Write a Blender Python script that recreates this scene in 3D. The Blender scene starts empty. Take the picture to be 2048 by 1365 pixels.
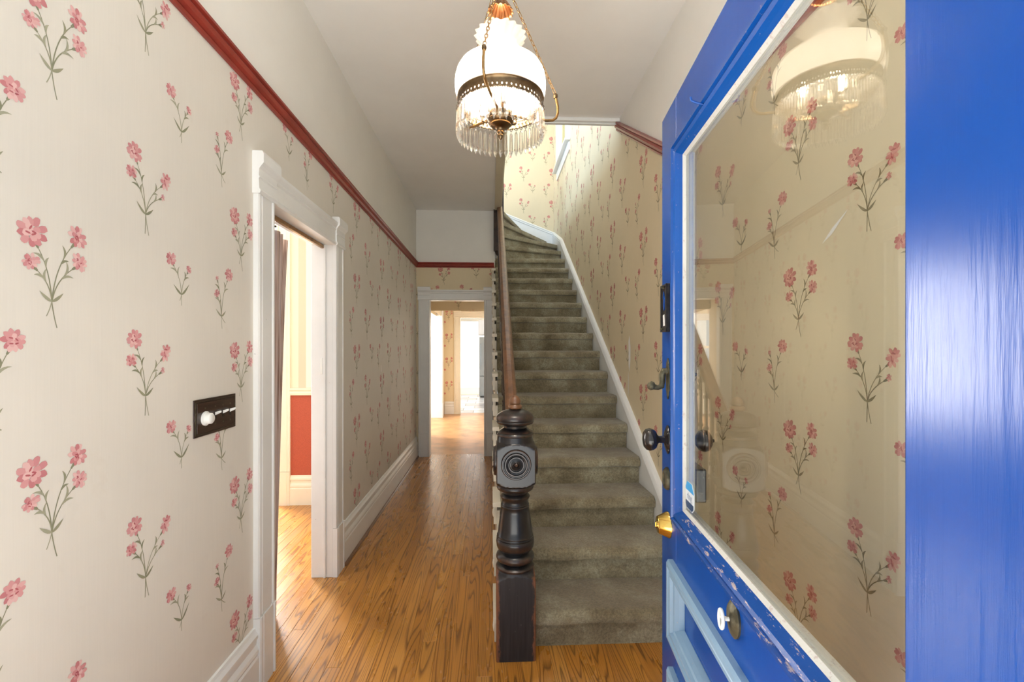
import bpy, bmesh, math, random
from mathutils import Vector, Matrix
random.seed(7)
sc = bpy.context.scene
COL = sc.collection
PI = math.pi

# ------------------------------------------------------------------ camera, world, lights, exposure
F_PX = 910.0
cam_d = bpy.data.cameras.new('camera'); cam = bpy.data.objects.new('camera', cam_d); COL.objects.link(cam)
cam_d.sensor_width = 36.0; cam_d.sensor_fit = 'HORIZONTAL'; cam_d.lens = F_PX / 2048 * 36.0
cam_d.shift_y = 14.5 / 2048; cam_d.clip_start = 0.02; cam_d.clip_end = 200
cam.location = (0, 0, 1.4); cam.rotation_euler = (PI / 2, 0, -math.atan(42 / F_PX))
sc.camera = cam
sc.view_settings.view_transform = 'Standard'; sc.view_settings.look = 'None'
sc.view_settings.gamma = 1.0; sc.view_settings.use_curve_mapping = False
sc.view_settings.exposure = 0.54

world = bpy.data.worlds.new('overcast_sky'); sc.world = world; world.use_nodes = True
bg = world.node_tree.nodes['Background']; bg.inputs[0].default_value = (0.90, 0.95, 1.0, 1); bg.inputs[1].default_value = 0.85

sun_d = bpy.data.lights.new('noon_sun', 'SUN'); sun_d.energy = 14.0; sun_d.color = (0.94, 0.97, 1.0); sun_d.angle = 0.01
sun = bpy.data.objects.new('noon_sun', sun_d); COL.objects.link(sun); sun.rotation_euler = (math.radians(6), 0, 0)   # added high behind the camera to light the unseen porch slab

def area(name, loc, target, sx, sy, power, col):
    l = bpy.data.lights.new(name, 'AREA'); l.shape = 'RECTANGLE'; l.size = sx; l.size_y = sy; l.energy = power; l.color = col
    o = bpy.data.objects.new(name, l); COL.objects.link(o); o.location = loc
    o.rotation_euler = (Vector(target) - Vector(loc)).to_track_quat('-Z', 'Y').to_euler()
    return o
bay = area('bay_window_daylight', (-3.0, 5.05, 1.45), (-1.0, 2.7, 1.30), 0.7, 1.5, 175, (1.0, 0.96, 0.92))
area('parlor_window_daylight', (-4.4, 2.3, 1.7), (-1.4, 3.2, 1.2), 1.6, 1.8, 8, (1.0, 0.93, 0.82))
area('upstairs_window_daylight', (-1.9, 4.6, 4.35), (1.0, 4.7, 3.9), 1.5, 0.8, 58, (0.48, 0.72, 1.0))
area('rear_room_window_daylight', (-2.6, 8.3, 1.6), (-0.6, 8.0, 0.6), 1.2, 1.6, 80, (1.0, 0.93, 0.82))
area('kitchen_window_daylight', (1.6, 15.0, 2.0), (-1.0, 14.0, 0.9), 2.5, 1.8, 80, (1.0, 0.96, 0.92))

# ------------------------------------------------------------------ helpers
def lin(c):
    return c / 12.92 if c <= 0.04045 else ((c + 0.055) / 1.055) ** 2.4
def rgb(r, g, b):
    return (lin(r / 255), lin(g / 255), lin(b / 255), 1.0)

def link(o):
    COL.objects.link(o); return o

def tag(o, label=None, cat=None, group=None, kind=None):
    if label: o['label'] = label
    if cat: o['category'] = cat
    if group: o['group'] = group
    if kind: o['kind'] = kind
    return o

def empty(name, loc=(0, 0, 0), rotz=0.0):
    o = bpy.data.objects.new(name, None); o.empty_display_size = 0.1
    o.location = loc; o.rotation_euler = (0, 0, rotz); return link(o)

def par(c, p):
    """parent a child whose mesh is written in world coordinates"""
    c.parent = p
    m = Matrix.Translation(p.location) @ p.rotation_euler.to_matrix().to_4x4()
    if p.parent: m = (Matrix.Translation(p.parent.location) @ p.parent.rotation_euler.to_matrix().to_4x4()) @ m
    c.matrix_parent_inverse = m.inverted()
    return c

class MB:
    """collects vertices and faces for ONE mesh object"""
    def __init__(s): s.v = []; s.f = []; s.m = []; s.sm = []
    def add(s, vs, fs, mi=0, smooth=False):
        o = len(s.v); s.v += [tuple(v) for v in vs]
        for f in fs: s.f.append([i + o for i in f]); s.m.append(mi); s.sm.append(smooth)
        return s
    def box(s, a, b, mi=0):
        x0, y0, z0 = a; x1, y1, z1 = b
        x0, x1 = min(x0, x1), max(x0, x1); y0, y1 = min(y0, y1), max(y0, y1); z0, z1 = min(z0, z1), max(z0, z1)
        vs = [(x0, y0, z0), (x1, y0, z0), (x1, y1, z0), (x0, y1, z0), (x0, y0, z1), (x1, y0, z1), (x1, y1, z1), (x0, y1, z1)]
        return s.add(vs, [(0, 3, 2, 1), (4, 5, 6, 7), (0, 1, 5, 4), (1, 2, 6, 5), (2, 3, 7, 6), (3, 0, 4, 7)], mi)
    def lathe(s, prof, c=(0, 0, 0), seg=32, mi=0, axis='z', wob=None, smooth=True, closed=True):
        """prof: (radius, height); wob(angle, k) scales radius"""
        vs = []; fs = []; n = len(prof)
        for k, (r, h) in enumerate(prof):
            for j in range(seg):
                a = 2 * PI * j / seg; q = r * (wob(a, k) if wob else 1.0)
                x, y, z = q * math.cos(a), q * math.sin(a), h
                if axis == 'x': x, y, z = z, x, y
                if axis == 'y': x, y, z = y, z, x
                vs.append((c[0] + x, c[1] + y, c[2] + z))
        for k in range(n - 1):
            for j in range(seg):
                j2 = (j + 1) % seg
                fs.append((k * seg + j, k * seg + j2, (k + 1) * seg + j2, (k + 1) * seg + j))
        if closed:
            fs.append(tuple(range(seg - 1, -1, -1))); fs.append(tuple((n - 1) * seg + j for j in range(seg)))
        return s.add(vs, fs, mi, smooth)
    def tube(s, path, r, seg=8, mi=0, smooth=True):
        P = [Vector(p) for p in path]; vs = []; fs = []; n = len(P); up = None
        for i, p in enumerate(P):
            t = (P[min(i + 1, n - 1)] - P[max(i - 1, 0)]).normalized()
            if up is None:
                up = Vector((0, 0, 1)) if abs(t.z) < 0.9 else Vector((1, 0, 0))
            up = (up - t * up.dot(t)).normalized(); sd = t.cross(up)
            rr = r[i] if isinstance(r, (list, tuple)) else r
            for j in range(seg):
                a = 2 * PI * j / seg; vs.append(p + (up * math.cos(a) + sd * math.sin(a)) * rr)
        for i in range(n - 1):
            for j in range(seg):
                j2 = (j + 1) % seg; fs.append((i * seg + j, i * seg + j2, (i + 1) * seg + j2, (i + 1) * seg + j))
        fs.append(tuple(range(seg - 1, -1, -1))); fs.append(tuple((n - 1) * seg + j for j in range(seg)))
        return s.add(vs, fs, mi, smooth)
    def sweep(s, prof, p0, p1, ad, bd, mi=0, m0=0.0, m1=0.0):
        """profile points (a, b) swept from p0 to p1; a along ad, b along bd; m0/m1: mitre, end shift along the path per unit a"""
        p0, p1, ad, bd = Vector(p0), Vector(p1), Vector(ad), Vector(bd); t = (p1 - p0).normalized(); n = len(prof)
        vs = [p0 + ad * a + bd * b + t * (m0 * a) for a, b in prof] + [p1 + ad * a + bd * b + t * (m1 * a) for a, b in prof]
        fs = [(i, (i + 1) % n, n + (i + 1) % n, n + i) for i in range(n)]
        fs += [tuple(range(n - 1, -1, -1)), tuple(range(n, 2 * n))]
        return s.add(vs, fs, mi)
    def prism(s, poly, z0, z1, mi=0, mp=None):
        """plan polygon extruded in z (or mapped by mp(u,v,w))"""
        mp = mp or (lambda u, v, w: (u, v, w)); n = len(poly)
        vs = [mp(u, v, z0) for u, v in poly] + [mp(u, v, z1) for u, v in poly]
        fs = [(i, (i + 1) % n, n + (i + 1) % n, n + i) for i in range(n)] + [tuple(range(n - 1, -1, -1)), tuple(range(n, 2 * n))]
        return s.add(vs, fs, mi)
    def mesh(s, name, mats):
        me = bpy.data.meshes.new(name); me.from_pydata(s.v, [], s.f)
        for m in (mats if isinstance(mats, (list, tuple)) else [mats]): me.materials.append(m)
        me.polygons.foreach_set('material_index', s.m); me.polygons.foreach_set('use_smooth', s.sm)
        bm = bmesh.new(); bm.from_mesh(me); bmesh.ops.recalc_face_normals(bm, faces=bm.faces); bm.to_mesh(me); bm.free()
        me.update(); return me
    def build(s, name, mats, parent=None, loc=None, bevel=0, world=False, seg=2):
        o = link(bpy.data.objects.new(name, s.mesh(name, mats)))
        if any(s.sm): o.data.set_sharp_from_angle(angle=.85)
        if loc: o.location = loc
        if parent is not None:
            if world: par(o, parent)
            else: o.parent = parent
        if bevel:
            b = o.modifiers.new('bevel', 'BEVEL'); b.width = bevel; b.segments = seg; b.limit_method = 'ANGLE'; b.angle_limit = 0.6
        return o

# ------------------------------------------------------------------ materials
def mat(name):
    m = bpy.data.materials.new(name); m.use_nodes = True; nt = m.node_tree
    return m, nt, nt.nodes['Principled BSDF']
def nd(nt, t, **kw):
    n = nt.nodes.new(t)
    for k, v in kw.items(): setattr(n, k, v)
    return n
def ramp(nt, fac, stops):
    r = nd(nt, 'ShaderNodeValToRGB'); e = r.color_ramp.elements
    while len(e) < len(stops): e.new(0.5)
    for i, (p, c) in enumerate(stops): e[i].position = p; e[i].color = c
    nt.links.new(fac, r.inputs[0]); return r.outputs[0]
def noise(nt, vec, scale, detail=4, rough=0.6, dist=0.0):
    n = nd(nt, 'ShaderNodeTexNoise'); n.inputs['Scale'].default_value = scale; n.inputs['Detail'].default_value = detail
    n.inputs['Roughness'].default_value = rough; n.inputs['Distortion'].default_value = dist
    if vec is not None: nt.links.new(vec, n.inputs['Vector'])
    return n.outputs['Fac']
def coords(nt, kind='Object', scale=(1, 1, 1), rot=(0, 0, 0)):
    t = nd(nt, 'ShaderNodeTexCoord'); mp = nd(nt, 'ShaderNodeMapping'); mp.inputs['Scale'].default_value = scale; mp.inputs['Rotation'].default_value = rot
    nt.links.new(t.outputs[kind], mp.inputs['Vector']); return mp.outputs[0]
def mix(nt, fac, a, b, blend='MIX'):
    n = nd(nt, 'ShaderNodeMix', data_type='RGBA', blend_type=blend)
    for sock, v in ((n.inputs[0], fac), (n.inputs[6], a), (n.inputs[7], b)):
        if hasattr(v, 'is_linked'): nt.links.new(v, sock)
        else: sock.default_value = v
    return n.outputs[2]
def math_(nt, op, a, b=None):
    n = nd(nt, 'ShaderNodeMath', operation=op)
    for sock, v in zip(n.inputs, (a, b)):
        if v is None: continue
        if hasattr(v, 'is_linked'): nt.links.new(v, sock)
        else: sock.default_value = v
    return n.outputs[0]
def bump(nt, bsdf, h, strength=0.2, dist=0.01):
    b = nd(nt, 'ShaderNodeBump'); b.inputs['Strength'].default_value = strength; b.inputs['Distance'].default_value = dist
    nt.links.new(h, b.inputs['Height']); nt.links.new(b.outputs[0], bsdf.inputs['Normal'])
def plain(name, c, rough=0.5, metal=0.0, var=0.06, scale=6.0, bmp=0.0, coat=0.0, bscale=60):
    m, nt, b = mat(name); v = coords(nt)
    f = noise(nt, v, scale, 5)
    d = tuple(max(0, x * (1 - 2.2 * var)) for x in c[:3]) + (1,); l = tuple(min(1, x * (1 + var)) for x in c[:3]) + (1,)
    nt.links.new(ramp(nt, f, [(0.25, d), (0.6, l)]), b.inputs['Base Color'])
    b.inputs['Roughness'].default_value = rough; b.inputs['Metallic'].default_value = metal
    b.inputs['Coat Weight'].default_value = coat; b.inputs['Coat Roughness'].default_value = 0.12
    if bmp: bump(nt, b, noise(nt, v, bscale, 4), bmp, 0.004)
    return m

M = {}
M['ceil'] = plain('ceiling_paint', rgb(241, 239, 234), 0.7, var=0.02, scale=1.5, bmp=0.06, bscale=90)
M['frieze'] = plain('frieze_paint', rgb(238, 235, 228), 0.6, var=0.02, scale=1.5, bmp=0.06, bscale=90)
M['soffit'] = plain('soffit_trim_paint', rgb(205, 196, 172), 0.5, var=0.03)
M['maroon'] = plain('oxblood_rail_paint', rgb(140, 48, 38), 0.38, var=0.10, scale=9, coat=0.2)
M['brass'] = plain('antique_brass', rgb(158, 124, 80), 0.32, metal=1.0, var=0.18, scale=40)
M['bell'] = plain('aged_copper_bell', rgb(120, 82, 52), 0.42, metal=1.0, var=0.2, scale=40)
M['brassdark'] = plain('dark_bronze', rgb(112, 92, 68), 0.30, metal=1.0, var=0.2, scale=30)
M['gold'] = plain('polished_brass', rgb(235, 200, 110), 0.12, metal=1.0, var=0.03)
M['blackmetal'] = plain('black_enamelled_iron', rgb(34, 30, 30), 0.22, var=0.2, scale=30, coat=0.4)
M['oldmetal'] = plain('tarnished_bronze', rgb(96, 92, 74), 0.5, metal=0.7, var=0.3, scale=45, bmp=0.3, bscale=160)
M['darkplate'] = plain('dark_pitted_iron', rgb(48, 44, 42), 0.45, metal=0.4, var=0.3, scale=60, bmp=0.3, bscale=140)
M['white_plastic'] = plain('white_plastic', rgb(238, 238, 232), 0.3, var=0.02)
M['paper'] = plain('white_paper_label', rgb(232, 230, 228), 0.7, var=0.03)
M['peach'] = plain('peach_floor', rgb(226, 196, 170), 0.5, var=0.05)
M['whitewall'] = plain('white_wall_paint', rgb(238, 234, 228), 0.7, var=0.02)
M['steel'] = plain('stainless_steel', rgb(170, 175, 176), 0.3, metal=0.8, var=0.05)
M['peel'] = plain('torn_backing_paper', rgb(240, 236, 232), 0.8, var=0.03)

def trim_mat(name, c, chips=0.0):
    m, nt, b = mat(name); v = coords(nt)
    f = noise(nt, v, 3.0, 6)
    col = ramp(nt, f, [(0.3, tuple(x * 0.93 for x in c[:3]) + (1,)), (0.62, c)])
    g = noise(nt, v, 38, 3)
    ch = ramp(nt, g, [(0.73, (0, 0, 0, 1)), (0.76, (1, 1, 1, 1))])
    sep = nd(nt, 'ShaderNodeSeparateXYZ'); tc = nd(nt, 'ShaderNodeTexCoord'); nt.links.new(tc.outputs['Object'], sep.inputs[0])
    if chips:
        k = math_(nt, 'MULTIPLY', ch, chips)
        col = mix(nt, k, col, rgb(120, 108, 98))
    nt.links.new(col, b.inputs['Base Color']); b.inputs['Roughness'].default_value = 0.32
    bump(nt, b, noise(nt, v, 45, 4), 0.05, 0.004)
    return m
M['trim'] = trim_mat('white_gloss_trim', rgb(236, 236, 233), 0.35)
M['cream'] = trim_mat('cream_and_warm_lit_trim', rgb(236, 228, 208), 0.2)  # in the parlor: the white trim with warm room light painted in

def wallpaper(name, c):
    m, nt, b = mat(name); v = coords(nt)
    f = noise(nt, v, 1.3, 5, 0.65)
    col = ramp(nt, f, [(0.28, tuple(x * 0.93 for x in c[:3]) + (1,)), (0.68, c)])
    v2 = coords(nt, 'Object', (1, 1, 0.02)); st = noise(nt, v2, 260, 2)
    col = mix(nt, 0.03, col, ramp(nt, st, [(0.35, (0.35, 0.33, 0.3, 1)), (0.65, (1, 1, 1, 1))]), 'MULTIPLY')
    smd = noise(nt, v, 9, 4)
    col = mix(nt, math_(nt, 'MULTIPLY', ramp(nt, smd, [(0.66, (0, 0, 0, 1)), (0.82, (1, 1, 1, 1))]), 0.25), col, rgb(200, 186, 165))
    nt.links.new(col, b.inputs['Base Color']); b.inputs['Roughness'].default_value = 0.55
    bump(nt, b, st, 0.05, 0.002)
    return m
M['paperL'] = wallpaper('carnation_wallpaper_ground', rgb(228, 222, 211))
M['paperR'] = wallpaper('carnation_wallpaper_ground_yellowed_warm_lit', rgb(228, 211, 176))  # aged paper, with warm lamp light also put into its colour

m, nt, b = mat('carnation_print'); a = nd(nt, 'ShaderNodeAttribute', attribute_name='print'); nt.links.new(a.outputs['Color'], b.inputs['Base Color'])
b.inputs['Roughness'].default_value = 0.6; M['print'] = m

# oak strips: figure from stretched rings, colour shifts from strip to strip
def oak(name):
    m, nt, b = mat(name)
    tc = nd(nt, 'ShaderNodeTexCoord'); oi = nd(nt, 'ShaderNodeObjectInfo')
    off = nd(nt, 'ShaderNodeVectorMath', operation='SCALE'); off.inputs[0].default_value = (3.7, 41.0, 0); nt.links.new(oi.outputs['Random'], off.inputs['Scale'])
    ad = nd(nt, 'ShaderNodeVectorMath', operation='ADD'); nt.links.new(tc.outputs['Object'], ad.inputs[0]); nt.links.new(off.outputs[0], ad.inputs[1])
    def mp(s):
        n = nd(nt, 'ShaderNodeMapping'); n.inputs['Scale'].default_value = s; nt.links.new(ad.outputs[0], n.inputs['Vector']); return n.outputs[0]
    h = noise(nt, mp((7, 0.38, 1)), 1.6, 1.2, 0.4)
    rings = math_(nt, 'FRACT', math_(nt, 'MULTIPLY', h, 19.0))
    ring = ramp(nt, rings, [(0.0, (0.20, 0.15, 0.11, 1)), (0.10, (0.46, 0.39, 0.32, 1)), (0.30, (1, 1, 1, 1)), (0.88, (0.95, 0.93, 0.9, 1)), (1.0, (0.22, 0.17, 0.12, 1))])
    pore = ramp(nt, noise(nt, mp((190, 1.6, 1)), 1.0, 2, 0.5), [(0.36, (0.6, 0.55, 0.48, 1)), (0.55, (1, 1, 1, 1))])
    base = ramp(nt, oi.outputs['Random'], [(0.0, rgb(184, 124, 48)), (0.35, rgb(200, 140, 58)), (0.7, rgb(190, 129, 52)), (1.0, rgb(206, 150, 72))])
    wear = noise(nt, coords(nt, 'Object', (2.2, 0.9, 1)), 1.1, 5, 0.6)
    col = mix(nt, 0.82, base, ring, 'MULTIPLY'); col = mix(nt, 0.35, col, pore, 'MULTIPLY')
    col = mix(nt, math_(nt, 'MULTIPLY', ramp(nt, wear, [(0.52, (0, 0, 0, 1)), (0.75, (1, 1, 1, 1))]), 0.35), col, rgb(172, 128, 92))
    nt.links.new(col, b.inputs['Base Color'])
    nt.links.new(ramp(nt, wear, [(0.3, (0.20, 0.20, 0.20, 1)), (0.75, (0.42, 0.42, 0.42, 1))]), b.inputs['Roughness'])
    b.inputs['Coat Weight'].default_value = 0.35; b.inputs['Coat Roughness'].default_value = 0.22
    bump(nt, b, pore, 0.10, 0.001)
    return m
M['oak'] = oak('oiled_oak_strip')
M['oakpale'] = plain('pale_worn_oak', rgb(196, 150, 104), 0.35, var=0.18, scale=4)

def darkwood(name, dark, worn, amount=0.5, rough=0.28):
    m, nt, b = mat(name); v = coords(nt); vs = coords(nt, 'Object', (30, 30, 2.2))
    g = noise(nt, vs, 1.5, 4); w = noise(nt, v, 16, 6, 0.7)
    col = ramp(nt, g, [(0.3, tuple(x * 0.6 for x in dark[:3]) + (1,)), (0.7, dark)])
    geo = nd(nt, 'ShaderNodeNewGeometry')
    e = ramp(nt, geo.outputs['Pointiness'], [(0.515, (0, 0, 0, 1)), (0.56, (1, 1, 1, 1))])
    wm = ramp(nt, w, [(0.40, (0, 0, 0, 1)), (0.60, (1, 1, 1, 1))])
    col = mix(nt, math_(nt, 'MULTIPLY', math_(nt, 'MULTIPLY', e, wm), amount), col, worn)
    nt.links.new(col, b.inputs['Base Color']); b.inputs['Roughness'].default_value = rough
    b.inputs['Coat Weight'].default_value = 0.3; b.inputs['Coat Roughness'].default_value = 0.2
    bump(nt, b, g, 0.12, 0.002)
    return m
M['ebony'] = darkwood('black_stained_wood', rgb(30, 30, 33), rgb(112, 76, 54), 0.45)
M['walnut'] = darkwood('brown_handrail_wood', rgb(112, 76, 50), rgb(150, 104, 70), 0.4, 0.33)
M['darkbal'] = darkwood('dark_baluster_wood', rgb(40, 30, 26), rgb(90, 60, 44), 0.4)
# base block of the newel: paint rubbed off along its vertical edges
m, nt, b = mat('black_stained_wood_rubbed_edges'); v = coords(nt)
sep = nd(nt, 'ShaderNodeSeparateXYZ'); nt.links.new(v, sep.inputs[0])
ax = math_(nt, 'ABSOLUTE', sep.outputs[0])
w = math_(nt, 'ADD', ax, math_(nt, 'MULTIPLY', math_(nt, 'SUBTRACT', noise(nt, coords(nt, 'Object', (1, 1, 0.35)), 34, 5, 0.7), 0.5), 0.05))
k = ramp(nt, w, [(0.0, (0, 0, 0, 1)), (0.0765, (0, 0, 0, 1)), (0.080, (1, 1, 1, 1))])
g = noise(nt, coords(nt, 'Object', (60, 60, 3)), 1.5, 4)
sp = ramp(nt, noise(nt, v, 70, 3), [(0.72, (0, 0, 0, 1)), (0.75, (1, 1, 1, 1))])
col = mix(nt, k, ramp(nt, g, [(0.3, rgb(30, 30, 33)), (0.7, rgb(50, 48, 52))]), rgb(128, 82, 58))
col = mix(nt, math_(nt, 'MULTIPLY', sp, 0.5), col, rgb(132, 128, 124))
nt.links.new(col, b.inputs['Base Color']); b.inputs['Roughness'].default_value = 0.42; bump(nt, b, g, 0.1, 0.002); M['newelbase'] = m

def carpet():
    m, nt, b = mat('worn_sage_carpet'); v = coords(nt)
    pile = noise(nt, v, 300, 3, 0.8); blot = noise(nt, v, 5.0, 6, 0.66); dk = noise(nt, v, 13, 6, 0.65); gr = noise(nt, v, 90, 4, 0.75)
    geo = nd(nt, 'ShaderNodeNewGeometry'); sep = nd(nt, 'ShaderNodeSeparateXYZ'); nt.links.new(geo.outputs['True Normal'], sep.inputs[0])
    col = ramp(nt, blot, [(0.30, rgb(128, 114, 86)), (0.48, rgb(166, 155, 126)), (0.64, rgb(196, 190, 164))])
    tread = math_(nt, 'MULTIPLY', math_(nt, 'MAXIMUM', sep.outputs[2], 0.0), ramp(nt, noise(nt, v, 3.2, 5, 0.6), [(0.30, (0.25, 0.25, 0.25, 1)), (0.65, (0.85, 0.85, 0.85, 1))]))
    col = mix(nt, math_(nt, 'MULTIPLY', tread, 0.75), col, rgb(118, 100, 74))
    col = mix(nt, math_(nt, 'MULTIPLY', ramp(nt, dk, [(0.60, (0, 0, 0, 1)), (0.80, (1, 1, 1, 1))]), 0.6), col, rgb(82, 70, 54))
    col = mix(nt, 0.8, col, ramp(nt, gr, [(0.30, (0.42, 0.41, 0.38, 1)), (0.62, (1.05, 1.05, 1.02, 1))]), 'MULTIPLY')
    col = mix(nt, 0.6, col, ramp(nt, pile, [(0.30, (0.35, 0.34, 0.32, 1)), (0.58, (1, 1, 1, 1))]), 'MULTIPLY')
    nt.links.new(col, b.inputs['Base Color']); b.inputs['Roughness'].default_value = 0.95
    b.inputs['Sheen Weight'].default_value = 0.35; b.inputs['Sheen Roughness'].default_value = 0.5
    bump(nt, b, gr, 0.9, 0.008)
    return m
M['carpet'] = carpet()

def blue(name, c, chips, rough=0.22, coat=0.2, thr=0.64, cs=(1, 1, 0.5)):
    m, nt, b = mat(name); v = coords(nt); vs = coords(nt, 'Object', (22, 22, 1.2))
    st = noise(nt, vs, 2.2, 5, 0.65); f = noise(nt, v, 2.2, 4)
    col = ramp(nt, f, [(0.3, tuple(x * 0.82 for x in c[:3]) + (1,)), (0.65, c)])
    k = ramp(nt, noise(nt, coords(nt, 'Object', cs), 95, 6, 0.75), [(thr, (0, 0, 0, 1)), (thr + .03, (1, 1, 1, 1))])
    b.inputs['Specular IOR Level'].default_value = 0.42
    if chips: col = mix(nt, math_(nt, 'MULTIPLY', k, chips), col, rgb(186, 172, 166))
    nt.links.new(col, b.inputs['Base Color']); b.inputs['Roughness'].default_value = rough
    b.inputs['Coat Weight'].default_value = coat; b.inputs['Coat Roughness'].default_value = 0.12
    bump(nt, b, st, 0.16, 0.003)
    return m
M['blue'] = blue('royal_blue_door_paint', rgb(0, 78, 172), 0.0, 0.24, 0.0)
M['blue2'] = blue('royal_blue_moulding_paint', rgb(6, 84, 172), 0.5)
M['blue_chip'] = blue('chipped_blue_moulding_paint', rgb(12, 74, 154), 0.9, thr=0.58, cs=(0.22, 1, 1))
M['paleblue'] = blue('pale_blue_panel_paint', rgb(142, 176, 204), 0.4, 0.35, 0.1)
M['putty'] = blue('white_glazing_putty', rgb(212, 212, 206), 0.8, 0.5, 0.0, 0.58)

# window glass: mirror image by Schlick, the rest passes straight through
def pane(name, tint=(0.97, 0.98, 0.96, 1), r0=0.04, gain=1.0):
    m, nt, b = mat(name); nt.nodes.remove(b); out = nt.nodes['Material Output']
    lw = nd(nt, 'ShaderNodeLayerWeight'); lw.inputs[0].default_value = 0.5
    p = math_(nt, 'POWER', lw.outputs['Facing'], 5.0)
    f = math_(nt, 'MULTIPLY', math_(nt, 'ADD', r0, math_(nt, 'MULTIPLY', p, 1 - r0)), gain)
    t = nd(nt, 'ShaderNodeBsdfTransparent'); t.inputs[0].default_value = tint
    g = nd(nt, 'ShaderNodeBsdfGlossy'); g.inputs['Roughness'].default_value = 0.0
    ms = nd(nt, 'ShaderNodeMixShader'); nt.links.new(f, ms.inputs[0]); nt.links.new(t.outputs[0], ms.inputs[1]); nt.links.new(g.outputs[0], ms.inputs[2])
    nt.links.new(ms.outputs[0], out.inputs[0]); return m
M['pane'] = pane('old_window_glass', gain=1.7)
M['yellowpane'] = pane('yellow_stained_glass', (0.95, 0.85, 0.25, 1))

def crystal():
    m, nt, b = mat('cut_crystal'); nt.nodes.remove(b); out = nt.nodes['Material Output']
    g = nd(nt, 'ShaderNodeBsdfGlass'); g.inputs['Roughness'].default_value = 0.0; g.inputs['IOR'].default_value = 1.52; g.inputs[0].default_value = (1, 0.985, 0.96, 1)
    t = nd(nt, 'ShaderNodeBsdfTransparent')
    ms = nd(nt, 'ShaderNodeMixShader'); ms.inputs[0].default_value = 0.35
    nt.links.new(g.outputs[0], ms.inputs[1]); nt.links.new(t.outputs[0], ms.inputs[2]); nt.links.new(ms.outputs[0], out.inputs[0]); return m
M['crystal'] = crystal()
def opal(name, tw):
    m, nt, b = mat(name); out = nt.nodes['Material Output']
    b.inputs['Base Color'].default_value = (0.90, 0.88, 0.84, 1); b.inputs['Roughness'].default_value = 0.12
    t = nd(nt, 'ShaderNodeBsdfTranslucent'); t.inputs[0].default_value = (0.97, 0.95, 0.90, 1)
    ms = nd(nt, 'ShaderNodeMixShader'); ms.inputs[0].default_value = tw
    nt.links.new(b.outputs[0], ms.inputs[1]); nt.links.new(t.outputs[0], ms.inputs[2]); nt.links.new(ms.outputs[0], out.inputs[0]); return m
M['opal'] = opal('opal_milk_glass', 0.6)
m, nt, b = mat('lit_bulb'); b.inputs['Base Color'].default_value = (1, 0.9, 0.75, 1); b.inputs['Emission Color'].default_value = (1, 0.83, 0.6, 1); b.inputs['Emission Strength'].default_value = 12; M['bulb'] = m

# striped paper and orange dado of the parlor
m, nt, b = mat('parlor_striped_wallpaper'); v = coords(nt); sep = nd(nt, 'ShaderNodeSeparateXYZ'); nt.links.new(v, sep.inputs[0])
fr = math_(nt, 'FRACT', math_(nt, 'MULTIPLY', math_(nt, 'ADD', sep.outputs[0], 10.0 + 1.723), 1 / 0.25))
st = ramp(nt, fr, [(0.0, rgb(222, 196, 172)), (0.26, rgb(222, 196, 172)), (0.27, rgb(238, 230, 210)), (0.62, rgb(238, 230, 210)), (0.63, rgb(232, 220, 196)), (1.0, rgb(232, 220, 196))])
st_n = nt.nodes[-1]
nt.links.new(st, b.inputs['Base Color']); b.inputs['Roughness'].default_value = 0.6; M['stripe'] = m
M['orange'] = plain('orange_grasscloth_dado', rgb(172, 80, 56), 0.7, var=0.12, scale=220, bmp=0.2, bscale=300)
m, nt, b = mat('mauve_striped_drape'); v = coords(nt, 'Object', (1, 1, 0.02)); f = noise(nt, v, 40, 2)
nt.links.new(ramp(nt, f, [(0.35, rgb(150, 118, 104)), (0.5, rgb(214, 192, 182)), (0.65, rgb(196, 180, 184))]), b.inputs['Base Color']); b.inputs['Roughness'].default_value = 0.6; b.inputs['Sheen Weight'].default_value = 0.3; M['drape'] = m
m, nt, b = mat('walnut_switch_plate'); v = coords(nt, 'Object', (60, 6, 60)); f = noise(nt, v, 2, 4)
nt.links.new(ramp(nt, f, [(0.3, rgb(38, 25, 19)), (0.7, rgb(66, 44, 32))]), b.inputs['Base Color']); b.inputs['Roughness'].default_value = 0.3; b.inputs['Coat Weight'].default_value = 0.3; M['switchplate'] = m
M['sticker_w'] = plain('sticker_white', rgb(226, 232, 236), 0.4, var=0.01)
M['sticker_b'] = plain('sticker_sky_blue', rgb(60, 160, 220), 0.4, var=0.01)
M['sticker_n'] = plain('sticker_navy', rgb(36, 64, 96), 0.4, var=0.01)
M['sticker_g'] = plain('sticker_grey_ink', rgb(176, 184, 196), 0.4, var=0.01)
M['tileW'] = plain('white_floor_tile', rgb(226, 222, 216), 0.3, var=0.05)
M['tileG'] = plain('grey_floor_tile', rgb(178, 172, 168), 0.3, var=0.06)
M['porch'] = plain('pale_bounce_concrete', rgb(214, 212, 206), 0.8, var=0.06, scale=3)
M['grout'] = plain('grey_grout', rgb(150, 140, 130), 0.8)

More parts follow.
